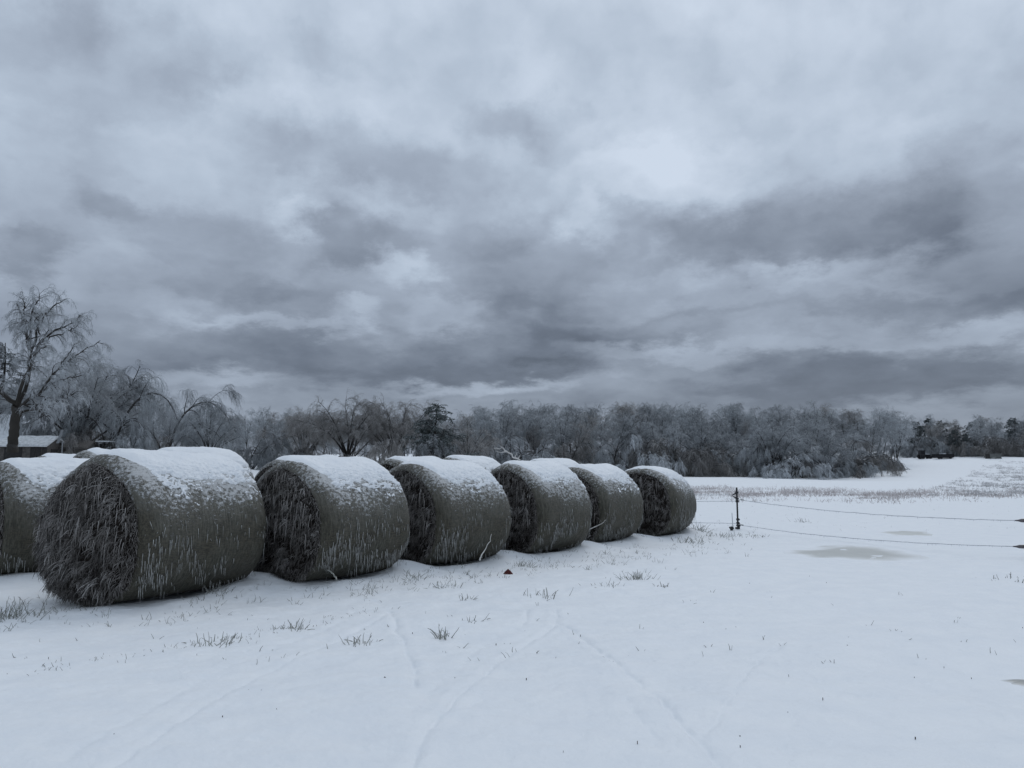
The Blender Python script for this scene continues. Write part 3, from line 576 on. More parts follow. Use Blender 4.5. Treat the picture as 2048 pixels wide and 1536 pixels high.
def insul(z, sx_, ang, ln, name='insulator'):
    a = np.array([0, -.03, z]); b = a + np.array([sx_ * ln * math.cos(ang), -.02, ln * math.sin(ang)]); P = line(a, b, 5)
    return quadmesh(name, [tubes(P[None], np.array([[.022, .026, .02, .018, .012]]), 6), bm_box(0, -.01, z, .075, .075, .055)], M_STEEL, fence, False)
insul(zz(988), -1, -.5, .17); insul(zz(1000.5), -1, .5, .14); insul(zz(1005.5), -1, 0, .05); insul(zz(1042), 1, -.1, .05); insul(zz(1049), 1, -.5, .06)
quadmesh('foot_clamp', [bm_box(.005, -.03, .10, .10, .09, .05), bm_box(-.035, -.03, .03, .09, .06, .05), bm_box(.03, -.02, .05, .03, .05, .09)], M_STEEL, fence)
p2 = np.array([1.2, 26.2, 0.]); p2[2] = H(p2[0], p2[1])
quadmesh('post', [(v + loc(p2), q) for v, q in (bm_box(0, 0, .5, .045, .012, 1.3), bm_box(0, -.0185, .5, .012, .025, 1.29))], M_STEEL, fence)
for k, (za, zb) in enumerate(((zz(993), 1.0), (zz(1005.5), .74), (zz(1050), .14))):
    wire('wire', line((-.14 if k == 0 else -.02, -.03, za), loc(p2 + [0, 0, zb]), 30, .03, .004, k), .006, M_WIRE, fence, True, k)
# gate strands with their handles, hooked on the gate post beyond the frame
gp = np.array([9.95, 13.85, 0.]); gp[2] = H(gp[0], gp[1])
gpo = empty('gate_post', gp, 0, 'wooden gate post that the two wire handles hook onto', 'post')
a = np.arange(10) / 10 * 6.283; P = np.array([[[0, 0, -.3], [0, 0, .5], [.01, 0, 1.2], [.01, 0, 1.21]]]); quadmesh('post_shaft', [tubes(P, np.array([[.075, .07, .065, .02]]), 10)], M_WOOD, gpo, True)
for k, (pa, pb, lab) in enumerate((((1480, 999.5), (2030, 1041), 'upper iced gate wire sagging across the field to a dark handle'), ((1480, 1050), (2026, 1093), 'lower iced gate wire hanging close to the snow with a dark handle'))):
    A_ = rp(pa[0], pa[1], fy - .05); Bh = rp(pb[0], pb[1], 14.1); dirv = (gp + [0, 0, Bh[2] - gp[2]]) - Bh; dirv[2] = 0; L_ = np.linalg.norm(dirv); dirv /= L_
    g_ = empty('gate_wire', A_, 0, lab, 'gate wire', 'gate wires stretched from the fence post')
    wire('strand', line((0, 0, 0), Bh - A_, 60, .10, .003, 20 + k), .0065, M_WIRE, g_, True, 30 + k)
    P = line(Bh - A_, Bh - A_ + dirv * .46, 10); quadmesh('handle', [tubes(P[None], np.array([[.010, .016, .032, .033, .033, .034, .033, .033, .032, .014]]), 12)], M_HANDLE, g_, True)
    P = line(Bh - A_ + dirv * .45, Bh - A_ + dirv * (L_ - .05), 4); quadmesh('hook', [tubes(P[None], np.full((1, 4), .006), 6)], M_STEEL, g_, True)
    quadmesh('spring', [tubes((line((.02, -.01, 0), (Bh - A_) * .02, 40) + np.c_[np.zeros(40), .016 * np.cos(np.arange(40) * 1.3), .016 * np.sin(np.arange(40) * 1.3)])[None], np.full((1, 40), .004), 5)], M_STEEL, g_, True)
sp_ = at1(1466, 1060); st_ = empty('stake', sp_, 0, 'short thin stake with a dark lump at its foot beside the fence post', 'stake')
quadmesh('rod', [tubes(np.array([[[0, 0, -.05], [-.005, 0, .2], [-.015, 0, .47]]]), np.array([[.011, .011, .009]]), 6)], M_WIRE, st_, True)
u, v = np.meshgrid(np.linspace(0, math.pi, 9), np.arange(12) / 12 * 6.283, indexing='ij'); k = 1 + .3 * fbm(np.cos(v) * 2, np.sin(v) * 2, u, 2, 6)
obj('clamp', mesh_np('clamp', np.stack([-.045 + .06 * k * np.sin(u) * np.cos(v), .05 * k * np.sin(u) * np.sin(v) - .02, .045 + .05 * k * np.cos(u)], -1).reshape(-1, 3), np.concatenate([grid_q(9, 12), np.stack([np.arange(8) * 12 + 11, np.arange(1, 9) * 12 + 11, np.arange(1, 9) * 12, np.arange(8) * 12], -1)])), M_STEEL, st_)

# ------------------------------------------------------------------ buildings behind the bales
def frame(origin, yaw):
    c, s = math.cos(yaw), math.sin(yaw); return lambda v: np.c_[v[:, 0] * c - v[:, 1] * s + origin[0], v[:, 0] * s + v[:, 1] * c + origin[1], v[:, 2] + origin[2]]
def gable(name, origin, yaw, ln, wd, eave, ridge, m_wall, m_roof, label, over=.3, open_front=False, details=None):
    """local: ridge along x (0..ln towards -x), gables at the ends, front towards -y"""
    t = empty(name, origin, yaw, label, 'building'); h = wd / 2
    # walls as one closed shell
    V = np.array([[0, -h, -.5], [0, h, -.5], [0, h, eave], [0, 0, ridge], [0, -h, eave], [-ln, -h, -.5], [-ln, h, -.5], [-ln, h, eave], [-ln, 0, ridge], [-ln, -h, eave]], float)
    me = bpy.data.meshes.new('wall'); me.from_pydata(V.tolist(), [], [[0, 1, 2, 3, 4], [9, 8, 7, 6, 5], [0, 4, 9, 5], [1, 6, 7, 2], [4, 3, 8, 9], [3, 2, 7, 8]]); obj('wall', me, m_wall, t)
    sl = (ridge - eave) / h; th = .16
    for sgn in (-1, 1):
        y0, y1 = 0, sgn * (h + over); z0, z1 = ridge + .03, ridge + .03 - sl * (h + over); x0, x1 = over, -ln - over
        nx, nyy = 30, 12; xs = np.linspace(x0, x1, nx); ts = np.linspace(0, 1, nyy); X_, T_ = np.meshgrid(xs, ts, indexing='ij'); Yt = y0 + (y1 - y0) * T_; Zt = z0 + (z1 - z0) * T_ + th + .05 * fbm(X_ * .9, Yt * .9, 0, 3, 8)
        top = np.stack([X_, Yt, Zt], -1).reshape(-1, 3); bot = np.stack([X_, Yt, z0 + (z1 - z0) * T_], -1).reshape(-1, 3); q = grid_q(nx, nyy); n_ = nx * nyy; idx = np.arange(n_).reshape(nx, nyy)
        ring = np.concatenate([idx[:, 0], idx[-1, 1:], idx[::-1, -1][1:], idx[0, ::-1][1:]]); side = np.stack([ring[:-1], ring[1:], ring[1:] + n_, ring[:-1] + n_], -1)
        obj('roof', mesh_np('roof', np.concatenate([top, bot]), np.concatenate([q, q[:, ::-1] + n_, side]), False), m_roof, t)
    for nm, parts, m in (details or []): quadmesh(nm, parts, m, t)
    return t
def gnd(x, y): return (x, y, float(H(x, y)))
def xat(px, d): return (px - 1024.) / FPX * d
# white house at the photo edge
d = 78.; x = xat(31, d); g0 = gnd(x, d); zr = EYE + (950 - 834) / FPX * d - g0[2]
gable('white_house', g0, R_(23), 12, 7.0, zr - 3.4, zr, M_WHITE, M_ROOFSNOW, 'white house with a steep snowy roof beside the big old tree', .35,
      details=[('window', [bm_box(.03, -1.2, 1.6, .06, .9, 1.3)], M_TRIM), ('window', [bm_box(.03, 1.4, 1.6, .06, .9, 1.3)], M_TRIM)])
# shed with snowy roof
d = 72.; x = xat(113, d); g0 = gnd(x, d); zr = EYE + (950 - 873.5) / FPX * d - g0[2]; ze = EYE + (950 - 893) / FPX * d - g0[2]
boards = [bm_box(-i * .5 - .02, -1.915, ze / 2 - .1, .43, .05, ze - .1) for i in range(3)]
gable('shed', g0, R_(6), 3.9, 3.8, ze - .05, zr - .15, M_WOOD, M_SHEDROOF, 'low wooden shed with a snow covered roof behind the big old tree', .25,
      details=[('door', [bm_box(-2.7, -1.93, .85, 1.5, .06, 1.7)], M_DARKWOOD)] + [('board', [b_], M_DARKWOOD) for b_ in boards] + [ ('door', [bm_box(.03, -.2, .8, .06, 1.2, 1.6)], M_DARKWOOD)])
# pale house far behind the shed
d = 98.; x = xat(108, d); g0 = gnd(x, d); zr = EYE + (950 - 826) / FPX * d - g0[2]
gable('pale_house', g0, R_(-8), 9, 6, zr - 2.2, zr, M_WHITE, M_ROOFSNOW, 'pale house wall glimpsed through twigs above the shed roof', .3, details=[('window', [bm_box(-2.2, -3.02, 1.7, 1.0, .06, 1.2)], M_TRIM), ('window', [bm_box(-5.2, -3.02, 1.7, 1.0, .06, 1.2)], M_TRIM)])
# board shack with open front
d = 74.; x = xat(188, d); g0 = gnd(x, d); zr = EYE + (950 - 884) / FPX * d - g0[2]
gable('shack', g0, R_(4), 2.9, 2.2, zr - .7, zr - .1, M_WOOD, M_WOOD, 'grey board shack under drooping twigs beside the shed', .12, details=[('board', [bm_box(-.35 - .55 * i, -1.115, .55, .4, .05, 1.5)], M_PALE) for i in range(5)])
d = 75.; x = xat(212, d); g0 = gnd(x, d); zr = EYE + (950 - 883) / FPX * d - g0[2]
t = empty('lean_to', g0, R_(8), 'small open lean-to on posts with snow on its roof', 'shelter')
for xx in (-.55, .0, .55): quadmesh('post', [bm_box(xx, -.5, zr / 2 - .2, .13, .13, zr)], M_DARKWOOD, t)
quadmesh('roof', [bm_box(0, 0, zr - .03, 1.3, 1.3, .10)], M_SHEDROOF, t); quadmesh('back_wall', [bm_box(0, .6, zr / 2 - .2, 1.4, .1, zr - .1)], M_DARKWOOD, t)
# leaning white panel
d = 70.; x = xat(121, d); g0 = np.array(gnd(x, d)); zt, zb = EYE + (950 - 861) / FPX * d - g0[2], EYE + (950 - 886) / FPX * d - g0[2]
v, q = bm_box(0, 0, 0, .24, .05, zt - zb + .1); v[:, 0] += (v[:, 2]) * .28; v[:, 2] += (zt + zb) / 2; o = quadmesh('leaning_panel', [(v, q), bm_box(.12, .25, zb / 2 - .1, .06, .1, zb + .6)], M_TRIM); o.location = g0; tag(o, 'narrow white panel leaning beside the shed gable', 'panel')

# ------------------------------------------------------------------ farm machinery on the far rise
m0 = at1(1886, 917.5); md = m0[1]
tr = empty('farm_trailer', m0, R_(2), 'long black farm trailer parked at the far wood edge', 'trailer')
sc_ = md / FPX; Lt = 37 * sc_; ht = 9.5 * sc_
quadmesh('body', [bm_box(0, 0, ht * .62, Lt, 2.2, ht * .72)] + [bm_box(-Lt / 2 + Lt * (i + .5) / 9, -1.12, ht * .62, .12, .08, ht * .7) for i in range(9)] + [bm_box(0, 0, ht * .2, Lt * .95, 1.6, .12)], M_BLACK, tr)
def wheel(cx, cy, r_, w_):
    a = np.arange(20) / 20 * 6.283; y_ = np.array([-w_ / 2, -w_ / 2, w_ / 2, w_ / 2]); rr = np.array([.05, r_, r_, .05]); V = np.stack([cx + rr[None] * np.cos(a)[:, None], np.broadcast_to(cy + y_, (20, 4)), r_ + rr[None] * np.sin(a)[:, None]], -1).reshape(-1, 3); return V, grid_q(20, 4, True)
for xx in (-Lt * .33, -Lt * .2, Lt * .3): quadmesh('wheel', [wheel(xx, -1.0, .42, .3)], M_BLACK, tr, True)
quadmesh('snow_load', [bm_box(-.1, 0, ht * .98 + .06, Lt * .2, 1.8, .16)], M_ROOFSNOW, tr)
m1 = at1(1849, 917.8); tk = empty('tractor', m1, R_(4), 'dark tractor with snow on its hood standing before the trailer', 'tractor')
quadmesh('hood', [bm_box(.5, 0, .95, 2.3, .9, .7), bm_box(-.5, 0, 1.0, 1.2, 1.2, .6)], M_BLACK, tk); quadmesh('cab', [bm_box(-.75, 0, 1.75, 1.3, 1.3, 1.1), bm_box(-.75, 0, 2.35, 1.5, 1.5, .12)], M_BLACK, tk)
quadmesh('snow_load', [bm_box(.7, 0, 1.36, 1.5, .8, .12)], M_ROOFSNOW, tk)
for xx, r_ in ((-.9, .75), (1.4, .45)):
    for yy in (-.75, .75): quadmesh('wheel', [wheel(xx, yy, r_, .35)], M_BLACK, tk, True)
quadmesh('drawbar', [bm_box(2.2, 0, .55, 1.4, .2, .14)], M_BLACK, tk)
m2 = at1(1987, 917.5); bx = empty('slatted_bin', m2, R_(3), 'pale slatted wooden bin at the far wood edge', 'bin'); wb, hb = 23 * sc_, 10.0 * sc_
for yy in (-1.0, 1.0):
    for k in range(4): quadmesh('slat', [bm_box(0, yy, hb * (k + .5) / 4, wb, .06, hb / 4 - .09)], M_PALE, bx)
    for xx in (-wb / 2 + .1, 0, wb / 2 - .1): quadmesh('post', [bm_box(xx, yy * .93, hb / 2 - .1, .12, .08, hb + .2)], M_PALE, bx)
for xx in (-1, 1): quadmesh('side_board', [bm_box(xx * (wb / 2 - .03), 0, hb / 2, .05, 1.8, hb - .1)], M_DARKWOOD, bx)
c = at1(1654, 953); hh_ = 17 / FPX * c[1]; o = obj('field_post', mesh_np('field_post', *tubes(np.array([[[0, 0, -.2], [0, 0, hh_ * .5], [.03, 0, hh_], [.03, 0, hh_ + .01]]]), np.array([[.33, .3, .28, .1]]), 9)), M_DARKWOOD); o.location = c; tag(o, 'thick dark post standing in front of the frosted wood edge', 'post')
c = at1(1447, 952); o = obj('fallen_log', mesh_np('fallen_log', *tubes(np.array([[[-.9, 0, .25], [-.2, 0, .4], [.5, .1, .35], [1.1, .1, .1]]]), np.array([[.3, .32, .26, .15]]), 9)), M_DARKWOOD); o.location = c; tag(o, 'dark log lying on the snow at the wood edge', 'log')

# ------------------------------------------------------------------ ice-laden trees
def tree_mesh(seed, kind):
    rng = np.random.default_rng(seed); up = np.array([[0, 0, 1.]]); wood, twig = [], []
    def add(lst, P, r, k): lst.append(tubes(P, r, k))
    if kind == 'tall':
        P0 = grow(rng, np.zeros((1, 3)), up + rng.normal(0, .05, (1, 3)), 14., 10, -.05, .05); r0 = taper([.17], 11, .15)
        nf = rng.integers(2, 4); S, Dr, r, t_ = sample(rng, P0, r0, nf, .35, .6, 12, 28); Pf = grow(rng, S, Dr, rng.uniform(6, 8.5, nf), 8, -.25, .06); rf = taper(r * .75, 9, .15)
        add(wood, P0, r0, 7); add(wood, Pf, rf, 6); M = np.concatenate([P0[:, ::1][:, :9], Pf]); Mr = np.concatenate([r0[:, :9], rf])
        S, Dr, r, t_ = sample(rng, np.concatenate([P0[:, 2:11], Pf]), np.concatenate([r0[:, 2:11], rf]), 46, .12, 1, 20, 50); l1 = rng.uniform(1.8, 3.9, 46) * (1.15 - .45 * t_)
        P1 = grow(rng, S, Dr, l1, 6, .22, .12); r1 = taper(np.clip(r * .55, .025, .08), 7, .25); add(wood, P1, r1, 5)
        S, Dr, r, t_ = sample(rng, P1, r1, 300, .2, 1, 25, 60); P2 = grow(rng, S, Dr, rng.uniform(.7, 1.7, 300), 4, .40, .15); r2 = taper(np.full(300, .02), 5, .5); add(twig, P2, r2, 3)
        S, Dr, r, t_ = sample(rng, np.concatenate([P2]), r2, 3600, .05, 1, 20, 65); P3 = grow(rng, S, Dr, rng.uniform(.3, 1.0, 3600), 3, .8, .2); add(twig, P3, np.full((3600, 1), .0105) * [[1, 1, .9, .6]], 3)
    elif kind in ('vase', 'arch', 'weep'):
        if kind == 'arch':
            P0 = grow(rng, np.zeros((1, 3)), np.array([[.22, 0, 1.]]), 12.5, 12, .55, .04); P0[:, :, 0] *= 1.0; r0 = taper([.17], 13, .2); n1 = 26
            st = grow(rng, np.array([[.1, .1, .4], [-.1, 0, .6]]), np.array([[-.35, .1, 1.], [.5, -.2, 1.]]), np.array([8., 8.5]), 12, .45, .05); P0 = np.concatenate([P0, st]); r0 = np.concatenate([r0, taper([.11, .1], 13, .2)]); t0 = .3
        elif kind == 'vase':
            T = grow(rng, np.zeros((1, 3)), up, 2.6, 12, 0, .03); n0 = 14; a = np.arange(n0) * 2.4 + rng.normal(0, .25, n0); tl = np.linspace(.08, .85, n0) + rng.normal(0, .05, n0)
            dr = np.stack([np.cos(a) * tl, np.sin(a) * tl, np.ones(n0)], -1); dr /= np.linalg.norm(dr, axis=1, keepdims=True); S = T[0, rng.integers(6, 13, n0)]
            Pl = grow(rng, S, dr, rng.uniform(8.4, 9.2, n0) * (1.0 - .06 * tl), 12, .12, .05); P0 = np.concatenate([T, Pl]); r0 = np.concatenate([taper([.26], 13, .8), taper(rng.uniform(.10, .14, n0), 13, .15)]); n1 = 170; t0 = .34
        else:
            P0 = grow(rng, np.zeros((1, 3)), up + rng.normal(0, .08, (1, 3)), 12., 12, .02, .06); r0 = taper([.2], 13, .15); st = grow(rng, P0[0, [3, 4, 5]], rng.normal(0, .6, (3, 3)) * [1, 1, 0] + [0, 0, 1], rng.uniform(5, 7.5, 3), 12, .25, .05); P0 = np.concatenate([P0, st]); r0 = np.concatenate([r0, taper([.1] * 3, 13, .2)]); n1 = 44; t0 = .25
        add(wood, P0, r0, 8); U = P0[1:] if kind == 'vase' else P0; Ur = r0[1:] if kind == 'vase' else r0
        g1 = {'vase': .28, 'arch': .5, 'weep': .45}[kind]; gt = {'vase': .75, 'arch': .95, 'weep': .95}[kind]; tl = {'vase': (.3, 1.0), 'arch': (.35, 1.1), 'weep': (.35, 1.25)}[kind]
        S, Dr, r, t_ = sample(rng, U, Ur, n1, t0, 1, 20, 55); P1 = grow(rng, S, Dr, (rng.uniform(1.2, 2.7, n1) if kind == 'vase' else rng.uniform(1.8, 4.2, n1)) * (1.2 - .5 * t_), 7, g1, .09); r1 = taper(np.clip(r * .5, .022, .07), 8, .25); add(wood, P1, r1, 5)
        n2 = 800 if kind == 'vase' else 420; S, Dr, r, t_ = sample(rng, np.concatenate([P1, U[:, -8:]]), np.concatenate([r1, Ur[:, -8:]]), n2, .2, 1, 20, 55); P2 = grow(rng, S, Dr, rng.uniform(.8, 2.0, n2), 5, g1 * 1.3, .13); r2 = taper(np.full(n2, .018), 6, .5); add(twig, P2, r2, 3)
        n3 = 10500 if kind == 'vase' else 5600; S, Dr, r, t_ = sample(rng, P2, r2, n3, .05, 1, 20, 60); P3 = grow(rng, S, Dr, rng.uniform(*tl, n3), 4, gt, .14); add(twig, P3, np.full((n3, 1), .0085) * [[1, 1, 1, .9, .6]], 3)
    elif kind == 'bush':
        n0 = 10; a = rng.random(n0) * 6.283; tl = rng.uniform(.1, .75, n0); dr = np.stack([np.cos(a) * tl, np.sin(a) * tl, np.ones(n0)], -1); dr /= np.linalg.norm(dr, axis=1, keepdims=True)
        P0 = grow(rng, rng.normal(0, .25, (n0, 3)) * [1, 1, 0], dr, rng.uniform(4.6, 7.6, n0), 9, .5, .08); r0 = taper(rng.uniform(.05, .09, n0), 10, .2); add(wood, P0, r0, 6)
        S, Dr, r, t_ = sample(rng, P0, r0, 90, .2, 1, 25, 65); P1 = grow(rng, S, Dr, rng.uniform(1.0, 2.4, 90), 6, .9, .12); r1 = taper(np.full(90, .03), 7, .3); add(wood, P1, r1, 4)
        S, Dr, r, t_ = sample(rng, P1, r1, 700, .1, 1, 25, 70); P2 = grow(rng, S, Dr, rng.uniform(.5, 1.2, 700), 4, 1.3, .18); r2 = taper(np.full(700, .018), 5, .5); add(twig, P2, r2, 3)
        n3 = 7000; S, Dr, r, t_ = sample(rng, P2, r2, n3, .05, 1, 20, 75); P3 = grow(rng, S, Dr, rng.uniform(.25, .8, n3), 3, 1.6, .22); add(twig, P3, np.full((n3, 1), .011) * [[1, 1, .9, .6]], 3)
    elif kind == 'cedar':
        P0 = grow(rng, np.zeros((1, 3)), up, 10., 12, 0, .03); r0 = taper([.2], 13, .12); add(wood, P0, r0, 7); n1 = 110
        S, Dr, r, t_ = sample(rng, P0, r0, n1, .08, .98, 55, 95); bulge_ = np.interp(t_, [0, .25, .6, 1], [.75, 1.0, .62, .15]); P1 = grow(rng, S, Dr, 2.9 * bulge_ * rng.uniform(.6, 1.15, n1), 6, .25, .11); r1 = taper(np.full(n1, .035), 7, .3); add(wood, P1, r1, 4)
        S, Dr, r, t_ = sample(rng, P1, r1, 900, .15, 1, 25, 65); P2 = grow(rng, S, Dr, rng.uniform(.3, .8, 900), 4, .5, .2); r2 = taper(np.full(900, .03), 5, .5); add(twig, P2, r2, 3)
        n3 = 9000; S, Dr, r, t_ = sample(rng, P2, r2, n3, .0, 1, 25, 75); P3 = grow(rng, S, Dr, rng.uniform(.12, .34, n3), 2, 1.0, .2); add(twig, P3, np.full((n3, 1), .024) * [[1, 1, .5]], 3)
    wv, wq = join(wood); tv, tq = join(twig)
    return mesh_np('trunk', wv, wq), mesh_np('crown', tv, tq), max(tv[:, 2].max(), wv[:, 2].max())
PROTO = {}
for kind, seeds in (('tall', (1, 2, 3, 4, 5, 6)), ('vase', (11, 12, 13)), ('arch', (21, 22)), ('weep', (31, 32, 33)), ('bush', (41, 42, 43, 44)), ('cedar', (51, 52))):
    PROTO[kind] = [tree_mesh(s, kind) for s in seeds]
VAR = {}
NAMES = {'tall': 'bare_tree', 'vase': 'spreading_tree', 'arch': 'bent_tree', 'weep': 'weeping_tree', 'bush': 'frosted_bush', 'cedar': 'cedar_tree'}
TM = {'ice': M_TWIG, 'brown': M_TWIG_BROWN, 'pale': M_TWIG_PALE, 'cedar': M_CEDAR, 'dark': M_CEDAR_DARK}
def tree(kind, i, px, d, top, label, group, m='ice', rz=None, wide=1.0, rng=random.Random(4)):
    if px > 1818: d = max(d, md + 5 + rng.random() * 3)      # the wood stands back behind the trailer and the bin
    wd, cr, h = PROTO[kind][i % len(PROTO[kind])]; x = xat(px, d); z = float(H(x, d)); s = max(.2, (EYE + (950 - top) / FPX * d - z) / h)
    t = empty(NAMES[kind], (x, d, z - .05), rng.uniform(0, 6.283) if rz is None else rz, label, 'bush' if ('bush' in label or kind == 'bush') else 'tree', group); t.scale = (s * wide, s * wide, s)
    key = (kind, i % len(PROTO[kind]), m)
    if key not in VAR:
        c2 = cr.copy(); c2.name = 'crown'; c2.materials.clear(); c2.materials.append(TM[m]); VAR[key] = c2
    if not wd.materials: wd.materials.append(M_BARK)
    for nm, me in (('trunk', wd), ('crown', VAR[key])):
        o = bpy.data.objects.new(nm, me); C.objects.link(o); o.parent = t
    return t

# --- the big old broken-topped tree by the house
def big_tree():
    rng = np.random.default_rng(77); d = 66.; x0 = xat(27, d); z0 = float(H(x0, d)); sc = d / FPX
    t = empty('old_tree', (x0, d, z0), 0, 'huge old broken topped tree with a thick trunk and tufts of iced twigs', 'tree')
    def q(px, py, dy=0.):
        py = py + max(0., 650 - py) * .24; return np.array([(px - 27) * sc, dy, EYE + (950 - py) * sc - z0])
    limbs = [([(28, 905, 0), (28, 880, 0), (29, 850, 0), (30, 828, 0), (31, 812, 0)], .385, .30),
             ([(31, 816, 0), (37, 790, .3), (42, 760, .5), (41, 730, .6), (38, 705, .8), (33, 682, .8), (25, 662, .8), (16, 640, 1.), (8, 615, 1.2), (0, 592, 1.2), (-4, 578, 1.2)], .17, .05),
             ([(39, 712, .8), (38, 680, .2), (36, 650, 0), (33, 620, 0), (35, 600, -.2), (30, 580, -.3), (25, 573, -.3)], .11, .03),
             ([(42, 745, .5), (50, 705, 0), (51, 660, -.4), (58, 630, -.8), (60, 610, -.9), (66, 594, -1), (74, 584, -1), (73, 570, -1)], .11, .03),
             ([(31, 818, .2), (38, 796, -.3), (52, 766, -.7), (63, 744, -1), (71, 722, -1.1), (78, 705, -1.2), (88, 688, -1.2), (105, 664, -1.), (122, 656, -.8), (140, 648, -.8), (148, 642, -.8), (155, 625, -.8)], .155, .03),
             ([(43, 728, .2), (55, 695, -.2), (65, 673, -.4), (75, 647, -.8), (92, 626, -1.2), (107, 605, -1.4), (122, 595, -1.4), (130, 587, -1.4)], .12, .03),
             ([(88, 688, -1.2), (104, 675, -.9), (122, 667, -.8), (140, 660, -.8), (152, 652, -.8)], .075, .03),
             ([(64, 742, -1), (80, 722, -1.6), (95, 706, -2.), (112, 700, -2.2)], .08, .03),
             ([(84, 672, -1.2), (78, 655, -1.3), (72, 642, -1.3), (78, 632, -1.2)], .07, .03),
             ([(32, 812, 0), (22, 800, -.6), (10, 785, -1.), (2, 770, -1.4), (-8, 745, -1.6), (-20, 720, -1.6), (-30, 680, -1.6)], .22, .06),
             ([(36, 680, .8), (22, 668, 1.3), (8, 655, 1.6), (-6, 648, 1.8)], .09, .03),
             ([(33, 822, 0), (55, 812, -.8), (78, 800, -1.4), (100, 792, -1.8), (120, 775, -2.), (140, 768, -2.2), (160, 762, -2.2), (185, 757, -2.2)], .15, .03),
             ([(33, 826, 0), (60, 816, .6), (90, 803, 1.2), (110, 792, 1.5), (130, 778, 1.6)], .13, .03),
             ([(75, 815, -.6), (90, 822, -1), (105, 832, -1.4), (122, 838, -1.6)], .09, .03),
             ([(100, 792, -1.8), (122, 768, -2.4), (148, 742, -2.6), (172, 722, -2.6), (200, 704, -2.6), (222, 690, -2.6)], .10, .025),
             ([(148, 742, -2.6), (160, 720, -2.6), (168, 700, -2.4), (180, 690, -2.4)], .06, .02),
             ([(60, 812, -.9), (85, 812, -1.3), (105, 812, -1.6), (115, 800, -1.8)], .08, .03),
             ([(48, 710, 0), (60, 700, .3), (58, 688, .5), (70, 660, .7), (72, 640, .8), (66, 610, .8)], .08, .025),
             ([(10, 615, 1.2), (22, 600, 1.), (34, 588, .9), (48, 582, .8)], .05, .02)]
    wood, LP, LR = [], [], []
    for k, (pts, r0, r1) in enumerate(limbs):
        Q = np.array([q(*p) for p in pts]); n = 16; s = np.linspace(0, len(Q) - 1, n); P = np.stack([np.interp(s, np.arange(len(Q)), Q[:, c]) for c in range(3)], -1)
        P[1:-1] += rng.normal(0, .05, (n - 2, 3)); rr = np.linspace(r0, r1, n); 
        if k == 0: rr = r0 * np.interp(np.linspace(0, 1, n), [0, .15, .6, .85, 1], [1.2, 1.05, .98, 1.0, 1.05])
        wood.append(tubes(P[None], rr[None], 12 if k == 0 else 9))
        if k: LP.append(P[None]); LR.append(rr[None])
    LP, LR = np.concatenate(LP), np.concatenate(LR)
    S, Dr, r, t_ = sample(rng, LP, LR, 300, .2, 1, 30, 75); P1 = grow(rng, S, Dr, rng.uniform(.5, 2.0, 300), 6, .40, .16); r1 = taper(np.clip(r * .5, .018, .05), 7, .3); wood.append(tubes(P1, r1, 5))
    obj('trunk', mesh_np('trunk', *join(wood)), M_BARK_OLD, t)
    S, Dr, r, t_ = sample(rng, np.concatenate([P1]), r1, 1300, .15, 1, 20, 65); P2 = grow(rng, S, Dr, rng.uniform(.35, .9, 1300), 5, .55, .18); r2 = taper(np.full(1300, .013), 6, .5)
    n = 14500; S, Dr, r, t_ = sample(rng, P2, r2, n, .05, 1, 20, 70); P3 = grow(rng, S, Dr, rng.uniform(.15, .55, n), 4, .9, .25); tw = [tubes(P2, r2, 3), tubes(P3, np.full((n, 1), .0075) * [[1, 1, 1, .9, .6]], 3)]
    obj('crown', mesh_np('crown', *join(tw)), M_TWIG_PALE, t)
big_tree()

